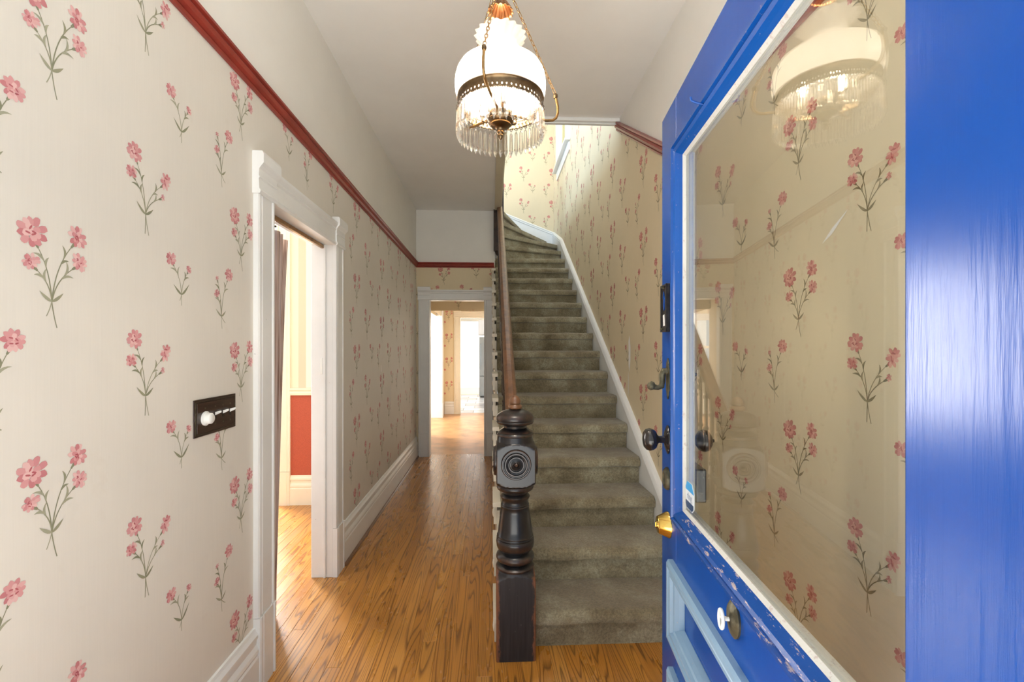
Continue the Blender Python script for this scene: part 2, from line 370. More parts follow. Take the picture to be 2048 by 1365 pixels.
# ------------------------------------------------------------------ carnation sprays printed on the wallpaper (flat print, joined to the wall's own mesh)
PINK = [(222, 172, 170), (214, 154, 154), (206, 140, 142), (228, 186, 182), (198, 126, 130)]
DEEP = [(164, 78, 86), (178, 94, 100)]
GREEN = [(152, 150, 124), (138, 138, 112), (164, 162, 138)]
def lin3(c, w=0.0):
    return (lin(c[0] / 255), lin(c[1] / 255), lin(c[2] / 255))
def ell(cx, cy, a, b, rot, col, n=8, jag=0.0, R=random):
    c, s = math.cos(rot), math.sin(rot); out = []
    for i in range(n):
        t = 2 * PI * i / n; q = 1 + (R.random() - 0.5) * jag
        x, y = a * q * math.cos(t), b * q * math.sin(t); out.append((cx + x * c - y * s, cy + x * s + y * c))
    return (out, lin3(col))
def bez(p0, p1, p2, n=7):
    return [((1 - t) ** 2 * p0[0] + 2 * t * (1 - t) * p1[0] + t * t * p2[0], (1 - t) ** 2 * p0[1] + 2 * t * (1 - t) * p1[1] + t * t * p2[1]) for t in [i / n for i in range(n + 1)]]
def ribbon(path, w, col):
    L = []; Rr = []; n = len(path) - 1; polys = []
    for i, p in enumerate(path):
        q0, q1 = path[max(0, i - 1)], path[min(n, i + 1)]; dx, dy = q1[0] - q0[0], q1[1] - q0[1]; l = math.hypot(dx, dy) or 1
        ww = w(i / n); L.append((p[0] - dy / l * ww, p[1] + dx / l * ww)); Rr.append((p[0] + dy / l * ww, p[1] - dx / l * ww))
    for i in range(n): polys.append(([L[i], Rr[i], Rr[i + 1], L[i + 1]], lin3(col)))
    return polys
def bloom(cx, cy, r, sq, rot, R):
    out = []; c, s = math.cos(rot), math.sin(rot)
    def at(x, y): y *= sq; return cx + x * c - y * s, cy + x * s + y * c
    n = 10 if r > 0.012 else 6
    for i in range(n):
        t = 2 * PI * i / n + R.random() * 0.4; q = r * (0.66 + 0.16 * R.random()); x, y = at(q * math.cos(t), q * math.sin(t))
        out.append(ell(x, y, r * 0.36, r * 0.26 * (0.5 + 0.5 * sq), t * 1.0 + rot, R.choice(PINK), 9, 0.25, R))
    for i in range(n // 2 + 1):
        t = 2 * PI * i / (n // 2 + 1) + R.random(); q = r * 0.34; x, y = at(q * math.cos(t), q * math.sin(t))
        out.append(ell(x, y, r * 0.33, r * 0.24 * (0.5 + 0.5 * sq), t + rot, R.choice(PINK[:4]), 8, 0.25, R))
    for i in range(4 if r > 0.012 else 2):
        x, y = at((R.random() - 0.5) * r * 0.8, (R.random() - 0.5) * r * 0.8)
        out.append(ell(x, y, r * 0.20, r * 0.07, R.random() * PI, R.choice(DEEP), 6, 0.2, R))
    return out
def stem(p0, p1, bend, R, w=0.0013, leaves=((0.7, 1), (0.55, -1))):
    dx, dy = p1[0] - p0[0], p1[1] - p0[1]; mid = (p0[0] + dx * (0.12 - .15 * bend), p0[1] + dy * 0.62)
    path = bez(p0, mid, p1, 9); g = R.choice(GREEN)
    out = ribbon(path, lambda t: w * (1.15 - 0.5 * t), g)
    out += ribbon(path[-2:], lambda t: w * (1.6 + 1.6 * t), GREEN[1])                    # calyx
    for t, sd in leaves:
        i = int(t * 9); a = path[i]; b_ = path[min(9, i + 1)]; d = Vector((b_[0] - a[0], b_[1] - a[1])).normalized(); nrm = Vector((-d.y, d.x)) * sd
        L = 0.020 + 0.014 * R.random(); e = (a[0] + d.x * L * 0.75 + nrm.x * L * 0.6, a[1] + d.y * L * 0.75 + nrm.y * L * 0.6)
        mdp = (a[0] + d.x * L * 0.55 + nrm.x * L * 0.05, a[1] + d.y * L * 0.55 + nrm.y * L * 0.05)
        out += ribbon(bez(a, mdp, e, 5), lambda t: 0.0026 * math.sin(PI * min(1, 0.15 + t * 0.85)) + 0.0003, R.choice(GREEN))
    return out
def spray(kind):
    R = random.Random(hash_ := {'A': 11, 'B': 23, 'C': 37, 'D': 53}[kind]); S = []
    J = {'A': (-0.012, 0.058), 'B': (-0.002, 0.055), 'C': (0.0, 0.035), 'D': (-0.004, 0.045)}[kind]
    if kind == 'A': heads = [((-.055, .200), .031, 1.0, 0.2, .12), ((.050, .214), .024, .8, -1.0, -.25), ((-.058, .138), .019, .75, .5, .25), ((.055, .156), .021, .75, -1.1, -.3)]; low = ((.0, 0), (-.024, .025))
    if kind == 'B': heads = [((-.041, .212), .025, 1.0, 0.3, -.05), ((-.052, .156), .018, .85, .5, .2), ((.076, .174), .026, .55, 1.2, -.3), ((.064, .123), .010, .8, 1.2, -.25)]; low = ((-.004, 0), (.010, -.002))
    if kind == 'C': heads = [((-.047, .138), .021, .9, .4, .15), ((.034, .118), .013, .7, -1.0, -.25)]; low = ((0, 0), (-.008, .015))
    if kind == 'D': heads = [((.042, .200), .024, .9, -.9, -.2), ((-.031, .124), .015, .8, .5, .2), ((-.030, .178), .009, .9, .6, .15)]; low = ((0, 0), (.020, .022))
    for i, e in enumerate(low): S += ribbon(bez(J, (J[0] + (e[0] - J[0]) * 0.3, J[1] * 0.5 + e[1] * 0.5), e, 6), lambda t: 0.0012, R.choice(GREEN))
    for (x, y), r, sq, rot, bd in heads:
        o = Vector((x - J[0], y - J[1])); q = o * (1 - r * 0.7 / o.length)
        S += stem(J, (J[0] + q.x, J[1] + q.y), bd, R, leaves=((0.72, 1), (0.62, -1)) if r > 0.011 else ((0.7, 1),))
    for sd in (-1, 1):
        e = (J[0] + sd * (0.026 + 0.01 * R.random()), J[1] + 0.02 + 0.016 * R.random())
        S += ribbon(bez(J, (J[0] + sd * 0.012, J[1] + 0.004), e, 6), lambda t: 0.0034 * math.sin(PI * min(1, 0.1 + t * 0.9)) + 0.0003, R.choice(GREEN))
    for (x, y), r, sq, rot, bd in heads: S += bloom(x, y, r, sq, rot, R)
    return S
SPRAYS = {k: spray(k) for k in 'ABCD'}
STRIP = [('A', 0.0, 0.0), ('B', .262, .275), ('C', .408, .088), ('D', .622, .025)]
def clip(poly, reg):
    out = poly; n = len(reg)
    for i in range(n):
        (ax, ay), (bx, by) = reg[i], reg[(i + 1) % n]; ex, ey = bx - ax, by - ay; src = out; out = []
        for j in range(len(src)):
            p, q = src[j], src[(j + 1) % len(src)]
            dp = ex * (p[1] - ay) - ey * (p[0] - ax); dq = ex * (q[1] - ay) - ey * (q[0] - ax)
            if dp >= 0: out.append(p)
            if (dp >= 0) != (dq >= 0): t = dp / (dp - dq); out.append((p[0] + (q[0] - p[0]) * t, p[1] + (q[1] - p[1]) * t))
        if len(out) < 3: return []
    return out
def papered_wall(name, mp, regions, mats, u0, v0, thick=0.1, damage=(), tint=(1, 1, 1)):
    """regions: (ccw polygon in u,v, material index, printed?); mats[0] is the print; mp(u,v,w) -> world"""
    vs = []; fs = []; mi = []; cols = []
    def put(poly, w, m, col=(1, 1, 1)):
        o = len(vs); vs.extend(mp(u, v, w) for u, v in poly); fs.append(tuple(range(o, o + len(poly)))); mi.append(m); cols.append(col)
    for poly, m, printed in regions:
        put(poly, 0, m); put(poly[::-1], -thick, m)
        if not printed: continue
        ua, ub = min(p[0] for p in poly), max(p[0] for p in poly); va, vb = min(p[1] for p in poly), max(p[1] for p in poly)
        k0, k1 = int((ua - u0) / .757) - 2, int((ub - u0) / .757) + 2
        for k in range(k0, k1 + 1):
            for kind, du, dv in STRIP:
                U = u0 + k * .757 + du
                if U < ua - .1 or U > ub + .1: continue
                V = v0 + k * .254 + dv; V = V - math.floor((V - va + .26) / .508) * .508
                while V < vb:
                    corners = [(U - .1, V - .02), (U + .12, V - .02), (U + .12, V + .25), (U - .1, V + .25)]
                    inside = all(len(clip([c, (c[0] + 1e-5, c[1]), (c[0], c[1] + 1e-5)], poly)) >= 3 for c in corners)
                    for j, (pl, col) in enumerate(SPRAYS[kind]):
                        q = [(U + x, V + y) for x, y in pl]
                        if not inside: q = clip(q, poly)
                        if len(q) >= 3: put(q, 0.0003 + 0.000004 * j, 0, (col[0] * tint[0], col[1] * tint[1], col[2] * tint[2]))  # tint bakes warmer, dimmer light into the print on some walls
                    V += .508
    for poly in damage: put(poly, 0.0012, len(mats) - 1)
    me = bpy.data.meshes.new(name); me.from_pydata(vs, [], fs)
    for m in mats: me.materials.append(m)
    me.polygons.foreach_set('material_index', mi)
    ca = me.color_attributes.new('print', 'FLOAT_COLOR', 'CORNER'); buf = []
    for f, c in zip(fs, cols): buf.extend((c[0], c[1], c[2], 1.0) * len(f))
    ca.data.foreach_set('color', buf); me.update()
    o = link(bpy.data.objects.new(name, me)); return o
def rect(u0, u1, v0, v1): return [(u0, v0), (u1, v0), (u1, v1), (u0, v1)]

# ------------------------------------------------------------------ the shell of the house
XL, XR, CEIL, YE, YB, Y0 = -0.965, 1.0, 3.19, 5.93, 7.22, 0.15
RAIL0, RAIL1 = 2.445, 2.512
OY0, OY1, OZ = 2.035, 2.825, 2.03            # doorway in the left wall
def left_map(u, v, w): return (XL + w, u, v)
scr = lambda u, v, w, h, sd: (lambda R: [(u + w * (0.5 * math.cos(t) + 0.3 * (R.random() - .5)), v + h * 0.5 * math.sin(t)) for t in [2 * PI * i / 9 for i in range(9)]])(random.Random(sd))
o = papered_wall('wall_left', left_map, [
    (rect(Y0, OY0, 0, 2.48), 1, True), (rect(OY0, OY1, OZ, 2.48), 1, True), (rect(OY1, YE, 0, 2.48), 1, True), (rect(Y0, YE, 2.48, CEIL), 2, False)],
    [M['print'], M['paperL'], M['frieze'], M['peel']], 1.058, 1.445, 0.11, damage=[scr(4.43, .93, .035, .30, 3), scr(4.05, 1.22, .03, .07, 4), scr(1.30, .10, .05, .08, 5)])
tag(o, 'left hall wall papered in cream with pink carnation sprays, white frieze above', kind='structure')
def right_map(u, v, w): return (XR - w, -u, v)
def rr(pts): return [(-y, z) for y, z in pts][::-1]
WY0, WY1, WZ0, WZ1 = 5.83, 6.71, 4.06, 5.30
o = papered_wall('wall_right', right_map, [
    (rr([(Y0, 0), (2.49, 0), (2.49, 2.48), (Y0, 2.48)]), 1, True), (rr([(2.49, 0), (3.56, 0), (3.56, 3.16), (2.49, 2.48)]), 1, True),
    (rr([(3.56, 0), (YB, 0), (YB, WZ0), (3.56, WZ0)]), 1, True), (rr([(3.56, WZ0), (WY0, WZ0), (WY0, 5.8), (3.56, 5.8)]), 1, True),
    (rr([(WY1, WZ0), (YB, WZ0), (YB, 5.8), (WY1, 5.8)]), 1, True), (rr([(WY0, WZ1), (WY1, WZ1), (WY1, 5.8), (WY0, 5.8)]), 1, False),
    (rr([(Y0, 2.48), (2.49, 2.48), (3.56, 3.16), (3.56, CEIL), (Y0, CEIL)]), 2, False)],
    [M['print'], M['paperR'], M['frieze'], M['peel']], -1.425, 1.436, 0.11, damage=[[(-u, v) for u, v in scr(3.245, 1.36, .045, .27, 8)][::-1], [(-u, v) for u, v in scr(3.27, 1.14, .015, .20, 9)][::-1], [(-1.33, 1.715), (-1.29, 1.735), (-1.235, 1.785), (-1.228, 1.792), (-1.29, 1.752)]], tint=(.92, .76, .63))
tag(o, 'right wall along the stairs in yellowed carnation wallpaper, warm light put into its colour, with white frieze', kind='structure')
def end_map(yy): return lambda u, v, w: (u, yy - w, v)
EX0, EX1, EZ = -.79, -.09, 2.02               # doorway in the end wall
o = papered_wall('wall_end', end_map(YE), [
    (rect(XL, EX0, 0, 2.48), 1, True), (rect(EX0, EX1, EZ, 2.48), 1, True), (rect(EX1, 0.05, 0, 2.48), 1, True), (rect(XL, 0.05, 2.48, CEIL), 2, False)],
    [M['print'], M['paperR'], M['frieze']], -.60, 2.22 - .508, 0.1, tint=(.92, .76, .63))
tag(o, 'end wall of the hall around the cased doorway', kind='structure')
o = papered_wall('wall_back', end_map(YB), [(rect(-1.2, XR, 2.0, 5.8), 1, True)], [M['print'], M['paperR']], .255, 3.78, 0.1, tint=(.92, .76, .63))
tag(o, 'papered wall at the turn of the stairs', kind='structure')

mb = MB(); mb.box((XL - .12, Y0, CEIL), (XR + .1, 3.53, 3.45)); mb.box((XL - .12, 3.53, CEIL), (.12, YE + .1, 3.45))
tag(mb.build('ceiling', M['ceil']), kind='structure')
tag(MB().box((-1.5, 1.6, 5.8), (XR + .1, YB + .1, 5.9)).build('ceiling_2', M['ceil']), kind='structure')
# strip along the front edge and soffit board along the side of the stair opening
mb = MB(); mb.sweep([(0, 0), (0, -.012), (.006, -.022), (.016, -.030), (.030, -.034), (.030, -.26), (.048, -.26), (.048, 0)], (.12, 3.50, CEIL + 0), (XR, 3.50, CEIL + 0), (0, 1, 0), (0, 0, 1))
mb = MB(); mb.box((.12, 3.49, CEIL - .028), (XR, 3.545, CEIL)); mb.box((.12, 3.515, CEIL - .04), (XR, 3.545, CEIL - .028)); mb.box((.12, 3.53, CEIL), (XR, 3.545, 3.47))
tag(mb.build('trim_1', M['trim'], bevel=.004), 'white strip along the front edge of the stair opening', kind='structure')
mb = MB(); mb.box((.046, 3.53, CEIL - .03), (.125, 5.80, CEIL)); mb.box((.12, 3.53, CEIL), (.135, 5.86, 3.47))
tag(mb.build('trim_2', M['soffit'], bevel=.004), 'beige soffit board beside the stair opening', kind='structure')

tag(MB().box((-4, -7, -.12), (4, Y0, -.03)).build('porch_bounce_slab', M['porch'], bevel=.005), 'pale porch slab added outside the front door to bounce light inside', kind='structure')  # unseen slab, added to throw sunlight up onto the hall ceiling
# floors: slab, then oak strips laid one by one
PW = 0.066
fl = tag(MB().box((-4.6, Y0, -.06), (XR, 6.03, -.006)).build('floor', M['oakpale']), 'oak strip floor of hall and parlor', kind='structure')
def plank_mesh(L, i):
    g = .0003; w = PW / 2 - g; c = .0008; t = .014; mb = MB()
    vs = [(-w, g, -t), (w, g, -t), (w, L - g, -t), (-w, L - g, -t), (-w, g, -c), (w, g, -c), (w, L - g, -c), (-w, L - g, -c), (-w + c, g + c, 0), (w - c, g + c, 0), (w - c, L - g - c, 0), (-w + c, L - g - c, 0)]
    mb.add(vs, [(0, 3, 2, 1), (0, 1, 5, 4), (1, 2, 6, 5), (2, 3, 7, 6), (3, 0, 4, 7), (4, 5, 9, 8), (5, 6, 10, 9), (6, 7, 11, 10), (7, 4, 8, 11), (8, 9, 10, 11)])
    return mb.mesh('plank', M['oak'])
LENS = [1.0, 1.3, 1.6, 1.9, 2.2, 2.5]; PM = {L: plank_mesh(L, i) for i, L in enumerate(LENS)}; EXTRA = {}
def run_planks(x, ya, yb, R):
    y = ya - R.random() * 0.0; first = R.choice(LENS) * R.uniform(.35, 1.0)
    while y < yb - .02:
        L = R.choice(LENS) if first is None else first; first = None
        if yb - y - L < .45: L = yb - y
        me = min(LENS, key=lambda q: abs(q - L))
        o = bpy.data.objects.new('plank', PM[me]); COL.objects.link(o); o.location = (x, y, 0); o.scale = (1, L / me, 1); o.parent = fl; y += L
R = random.Random(4); x = XR - PW / 2 - .005
while x > XL - .1:
    run_planks(x, Y0, YE + .1, R) if not (x > .3) else run_planks(x, Y0, 2.7, R); x -= PW
while x > -2.75:
    run_planks(x, 1.2, 4.15, R); x -= PW

# baseboards, picture rails
BASE = [(0, 0), (.024, 0), (.024, .145), (.020, .155), (.024, .165), (.022, .178), (.014, .196), (.014, .215), (.020, .222), (.020, .236), (.012, .250), (.008, .262), (0, .264)]
SHOE = [(.024, 0), (.040, 0), (.039, .008), (.034, .014), (.024, .017)]
def baseboard(name, runs, nrm, m=None, shoe=True):
    mb = MB()
    for p0, p1 in runs:
        mb.sweep(BASE, p0, p1, nrm, (0, 0, 1))
    o = tag(mb.build(name, m or M['trim']), kind='structure')
    if shoe:
        mb = MB()
        for p0, p1 in runs: mb.sweep(SHOE, p0, p1, nrm, (0, 0, 1))
        mb.build('shoe_moulding', M['walnut'], o)
    return o
baseboard('baseboard_left', [((XL, Y0, 0), (XL, 1.905, 0)), ((XL, 2.965, 0), (XL, YE, 0))], (1, 0, 0))
baseboard('baseboard_right', [((XR, Y0, 0), (XR, 2.06, 0))], (-1, 0, 0))
RAILP = [(0, 0), (.010, .0), (.014, .010), (.010, .014), (.024, .022), (.030, .036), (.024, .046), (.020, .050), (.030, .056), (.030, .066), (0, .068)]
tag(MB().sweep(RAILP, (XL, Y0, RAIL0), (XL, YE, RAIL0), (1, 0, 0), (0, 0, 1)).build('trim_3', M['maroon']), 'dark red picture rail along the left wall', kind='structure')
tag(MB().sweep(RAILP, (XL, YE, RAIL0), (.04, YE, RAIL0), (0, -1, 0), (0, 0, 1)).build('trim_4', M['maroon']), 'dark red picture rail above the end doorway', kind='structure')
mb = MB(); mb.sweep(RAILP, (XR, Y0, RAIL0), (XR, 2.49, RAIL0), (-1, 0, 0), (0, 0, 1))
dv = Vector((0, 1.07, .68)).normalized(); up = Vector((0, -dv.z, dv.y))
mb.sweep(RAILP, (XR, 2.485, RAIL0), (XR, 3.565, RAIL0 + .68), (-1, 0, 0), up)
tag(mb.build('trim_5', M['maroon']), 'dark red rail on the right wall, sloping up to the ceiling', kind='structure')

# cased doorways: plinths, fluted casings, cornice blocks, head board, jambs
FL = [(0, 0), (0, .020), (.008, .024), (.018, .024), (.022, .018), (.030, .018), (.034, .022), (.106, .022), (.110, .018), (.118, .018), (.122, .024), (.132, .024), (.140, .020), (.140, 0)]
def flute(w): return [(a * w / .140, b) for a, b in FL]
BLOCK = [(0, 0), (.030, 0), (.034, .010), (.028, .020), (.026, .060), (.030, .066), (.026, .072), (.028, .100), (.036, .112), (.046, .124), (.046, .160), (.040, .172), (0, .172)]
HEAD = [(0, 0), (.020, 0), (.026, .010), (.020, .022), (.020, .086), (.026, .094), (.022, .104), (.034, .124), (.034, .136), (0, .140)]
def cased_doorway(name, p_of, a0, a1, cw, z, depth, m, jm=None, label=None, sides=(1, 1), jambs=True):
    """p_of(along, out, z) -> world; opening from a0 to a1; depth of wall behind"""
    e = empty(name, p_of((a0 + a1) / 2, 0, 0)); tag(e, label, kind='structure')
    ad = Vector(p_of(1, 0, 0)) - Vector(p_of(0, 0, 0)); od = Vector(p_of(0, 1, 0)) - Vector(p_of(0, 0, 0))
    for sd, s0, on in ((-1, a0 - cw, sides[0]), (1, a1, sides[1])):
        if not on: continue
        MB().sweep(flute(cw), p_of(s0, 0, .30), p_of(s0, 0, z + .002), ad, od).build('casing', m, e, world=True)
        pl = [(a, b + .006) if 0 < b else (a, b) for a, b in flute(cw)]
        MB().sweep(pl, p_of(s0, 0, 0), p_of(s0, 0, .298), ad, od).build('plinth', m, e, world=True)
        MB().sweep(BLOCK, p_of(s0 - .008, 0, z), p_of(s0 + cw + .008, 0, z), od, (0, 0, 1)).build('corner_block', m, e, world=True)
    MB().sweep(HEAD, p_of(a0 + .008, 0, z), p_of(a1 - .008, 0, z), od, (0, 0, 1)).build('head_casing', m, e, world=True)
    if jambs:
        jm = jm or m
        MB().box(p_of(a0 - .02, .002, 0), p_of(a0 + .0, -depth, z + .02)).build('jamb', jm, e, world=True, bevel=.003)
        MB().box(p_of(a1, .002, 0), p_of(a1 + .02, -depth, z + .02)).build('jamb', jm, e, world=True, bevel=.003)
        MB().box(p_of(a0, .002, z), p_of(a1, -depth, z + .02)).build('head_jamb', jm, e, world=True, bevel=.003)
    return e
e = cased_doorway('trim_6', lambda a, o, z: (XL + o, a, z), OY0, OY1, .14, OZ, .13, M['trim'], label='white cased doorway in the left wall with cornice corner blocks')
mb = MB(); mb.box((XL - .055, OY1 - .010, 0), (XL - .040, OY1, OZ)); mb.build('stop_bead', M['trim'], e, world=True, bevel=.003)
MB().box((XL - .075, OY1 - .004, 1.24), (XL - .060, OY1, 1.34)).build('strike_plate', M['white_plastic'], e, world=True, bevel=.002)
mb = MB(); mb.box((XL - .070, OY0, OZ - .022), (XL - .050, OY1, OZ - .002)); mb.build('curtain_track', M['brass'], e, world=True, bevel=.003)
cased_doorway('trim_7', lambda a, o, z: (a, YE - o, z), EX0, EX1, .145, EZ, .12, M['trim'], label='white cased doorway at the end of the hall', sides=(1, 1))

# ------------------------------------------------------------------ rooms beyond
# parlor behind the left doorway
PY = 4.16
def pan(name, u0, u1, v0, v1, m, yy, thick=.08, kind='structure', label=None):
    return tag(MB().box((u0, yy, v0), (u1, yy + thick, v1)).build(name, m), label, kind=kind)
pan('wall_parlor', -1.907 + .11, -1.075, 0, 3.19, M['stripe'], PY, label='parlor wall in striped paper over an orange dado')
pan('wall_parlor_dado', -1.79, -1.075, .25, .99, M['orange'], PY - .004, .004, label='orange dado of the parlor wall')
tag(MB().sweep([(0, 0), (.018, 0), (.024, .018), (.018, .034), (.030, .048), (.030, .062), (0, .066)], (-1.79, PY, .98), (-1.075, PY, .98), (0, -1, 0), (0, 0, 1)).build('trim_8', M['cream']), 'chair rail on the parlor wall, warm light painted into its cream', kind='structure')
baseboard('baseboard_parlor', [((-1.79, PY, 0), (-1.075, PY, 0))], (0, -1, 0), M['cream'], False)
cased_doorway('trim_9', lambda a, o, z: (a, PY - o, z), -3.3, -1.907, .118, 2.5, .1, M['cream'], label='casing of the wide parlor opening, warm light painted into its cream', sides=(0, 1))
pan('wall_parlor_upper', -3.4, -1.75, 2.5, 3.19, M['stripe'], PY)
tag(MB().box((-1.08, 3.0, 0), (-1.075, PY, 3.19)).build('wall_parlor_side', M['stripe']), kind='structure')
tag(MB().box((-1.08, .4, 0), (-1.075, 1.88, 3.19)).build('wall_parlor_side_front', M['stripe']), kind='structure')
tag(MB().box((-4.6, .4, 3.19), (-1.08, 6.4, 3.25)).build('ceiling_parlor', M['ceil']), kind='structure')
tag(MB().box((-4.6, 4.16, -.06), (-1.1, 6.4, -.002)).build('floor_bay', M['oakpale']), kind='structure')
tag(MB().box((-1.2, PY + .08, 0), (-1.1, 6.4, 3.19)).build('wall_bay_side', M['whitewall']), kind='structure')
# sash window of the bay, around its daylight
wb = empty('window_3', bay.location); wb.rotation_euler = bay.rotation_euler; tag(wb, 'white sash window of the parlor bay', kind='structure')
for a, b_ in (((-.47, -.87, -.02), (-.35, .87, .03)), ((.35, -.87, -.02), (.47, .87, .03)), ((-.35, .75, -.02), (.35, .87, .03)), ((-.35, -.87, -.02), (.35, -.75, .03)), ((-.35, -.025, -.05), (.35, .025, -.01))):
    MB().box(a, b_).build('window_frame', M['cream'], wb, bevel=.004)
# drape gathered at the near side of the parlor doorway
dr = empty('drape', (-1.11, 2.2, 0)); tag(dr, 'mauve and brown striped drape gathered inside the left doorway', 'curtain')
def drape_panel(y0, yt, yb, xo, folds, ph, name):
    vs = []; fs = []; nu, nv = 48, 24
    for j in range(nv + 1):
        t = j / nv; z = 2.005 - 1.985 * t; wv = yt + (yb - yt) * (t ** .8)
        for i in range(nu + 1):
            s = i / nu; vs.append((xo + .020 * math.sin(s * folds * 2 * PI + ph + .5 * t) * (0.5 + .5 * t), y0 + (wv - y0) * s, z))
    for j in range(nv):
        for i in range(nu): k = j * (nu + 1) + i; fs.append((k, k + 1, k + nu + 2, k + nu + 1))
    mb = MB(); mb.add(vs, fs, 0, True); o = mb.build(name, M['drape'], dr, world=True)
    sm = o.modifiers.new('cloth_thickness', 'SOLIDIFY'); sm.thickness = .004
drape_panel(2.06, 2.47, 2.375, -1.105, 5, 0, 'curtain_panel')
drape_panel(2.14, 2.61, 2.44, -1.150, 4, 1.2, 'curtain_panel')
# rear hall behind the end doorway
H2L, H2B = -1.0, 9.75
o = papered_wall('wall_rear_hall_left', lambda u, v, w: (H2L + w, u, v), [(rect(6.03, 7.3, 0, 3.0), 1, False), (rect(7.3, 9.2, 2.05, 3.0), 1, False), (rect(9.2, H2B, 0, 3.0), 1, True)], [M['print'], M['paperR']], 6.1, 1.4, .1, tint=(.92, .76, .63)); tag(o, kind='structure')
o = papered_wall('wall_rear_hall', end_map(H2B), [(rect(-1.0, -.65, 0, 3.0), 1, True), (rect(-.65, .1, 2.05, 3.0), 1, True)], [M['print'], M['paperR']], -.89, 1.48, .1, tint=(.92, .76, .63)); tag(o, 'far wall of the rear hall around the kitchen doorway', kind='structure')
cased_doorway('trim_10', lambda a, o, z: (a, H2B - o, z), -.65, .1, .135, 2.05, .1, M['cream'], label='cream casing of the kitchen doorway', sides=(1, 0))
cased_doorway('trim_11', lambda a, o, z: (H2L + o, a, z), 7.3, 9.2, .2, 2.6, .2, M['trim'], label='white casing of the doorway on the left of the rear hall', sides=(0, 1))
baseboard('baseboard_rear_hall', [((-.99, H2B, 0), (-.785, H2B, 0))], (0, -1, 0), M['trim'], False)
tag(MB().box((.03, 6.03, 0), (.08, H2B, 3.0)).build('wall_rear_hall_right', M['whitewall']), kind='structure')
tag(MB().box((-2.9, 6.03, 3.0), (.08, 16, 3.06)).build('ceiling_rear_hall', M['ceil']), kind='structure')
tag(MB().box((-3.2, 6.03, -.06), (.08, H2B + .1, -.001)).build('floor_rear_hall', M['oakpale']), 'pale worn wood floor of the rear hall', kind='structure')
# window of the side room, seen mirrored in the front door's glass
tag(MB().box((-2.6, 10.2, 0), (-1.85, 10.3, 3.0)).box((-1.4, 10.2, 0), (-1.1, 10.3, 3.0)).box((-1.85, 10.2, 0), (-1.4, 10.3, .85)).box((-1.85, 10.2, 2.0), (-1.4, 10.3, 3.0)).build('wall_side_room', M['stripe']), kind='structure')
wn = empty('window_2', (-1.625, 10.2, 0)); tag(wn, 'white window of the side room', kind='structure')
for a, b_ in (((-1.97, 10.17, .80), (-1.85, 10.2, 2.12)), ((-1.40, 10.17, .80), (-1.28, 10.2, 2.12)), ((-1.97, 10.17, 2.0), (-1.28, 10.2, 2.14)), ((-2.0, 10.13, .78), (-1.25, 10.2, .85))):
    MB().box(a, b_).build('window_casing', M['trim'], wn, world=True, bevel=.004)
for a, b_ in (((-1.85, 10.22, .85), (-1.80, 10.26, 2.0)), ((-1.45, 10.22, .85), (-1.40, 10.26, 2.0)), ((-1.85, 10.22, 1.40), (-1.40, 10.26, 1.45))):
    MB().box(a, b_).build('sash', M['cream'], wn, world=True, bevel=.003)
MB().box((-1.80, 10.235, .86), (-1.45, 10.24, 1.99)).build('pane', M['pane'], wn, world=True)
# kitchen
fk = tag(MB().box((-2.5, H2B + .1, -.06), (1.0, 13.75, -.006)).build('floor_kitchen', M['grout']), 'tiled kitchen floor', kind='structure')
tm = {}
for key in ('tileW', 'tileG'): tm[key] = MB().box((.006, .006, -.012), (.474, .394, 0)).mesh('floor_tile', M[key])
for i in range(3):
    for j in range(9):
        o = bpy.data.objects.new('floor_tile', tm['tileG' if (i + j) % 3 == 1 else 'tileW']); COL.objects.link(o); o.location = (-1.35 + .48 * i + (.24 if j % 2 else 0), 9.86 + .42 * j, 0); o.parent = fk
tag(MB().box((-3.5, 13.75, -.06), (1.5, 20.5, -.002)).build('floor_back_room', M['peach']), kind='structure')
tag(MB().box((-4, 20.4, 0), (2.0, 20.5, 3.6)).build('wall_back_room', M['whitewall']), 'white wall of the farthest room', kind='structure')
tag(MB().box((-2.5, 13.70, 2.28), (1.0, 13.80, 3.06)).build('wall_kitchen_lintel', M['whitewall']), kind='structure')
tag(MB().sweep([(0, 0), (.03, 0), (.05, .03), (.03, .06), (.03, .10), (0, .12)], (-2.5, 13.70, 2.2), (1.0, 13.70, 2.2), (0, -1, 0), (0, 0, 1)).build('trim_12', M['cream']), kind='structure')
fr = empty('refrigerator', (-.05, 13.2, 0)); tag(fr, 'stainless steel refrigerator at the edge of the kitchen doorway', 'refrigerator')
MB().box((-.33, 12.95, .03), (.40, 13.6, 1.72)).build('body', M['steel'], fr, world=True, bevel=.01)
MB().box((-.335, 12.89, .62), (.40, 12.945, 1.72)).build('door', M['steel'], fr, world=True, bevel=.01)
MB().box((-.335, 12.89, .06), (.40, 12.945, .60)).build('freezer_drawer', M['steel'], fr, world=True, bevel=.01)
MB().box((-.30, 12.96, 0), (.38, 13.5, .05)).build('kick_plate', M['blackmetal'], fr, world=True)
MB().tube([(-.29, 12.89, .80), (-.29, 12.85, .82), (-.29, 12.85, 1.50), (-.29, 12.89, 1.52)], .012).build('handle', M['steel'], fr, world=True)
cb = empty('wall_cabinet', (-.05, 13.3, 1.78)); tag(cb, 'white cabinet above the refrigerator', 'cabinet')
MB().box((-.36, 13.0, 1.78), (.40, 13.6, 2.2)).build('body', M['whitewall'], cb, world=True)
MB().box((-.35, 12.98, 1.79), (.02, 13.0, 2.19)).build('door', M['whitewall'], cb, world=True, bevel=.004)
MB().box((.03, 12.98, 1.79), (.40, 13.0, 2.19)).build('door', M['whitewall'], cb, world=True, bevel=.004)

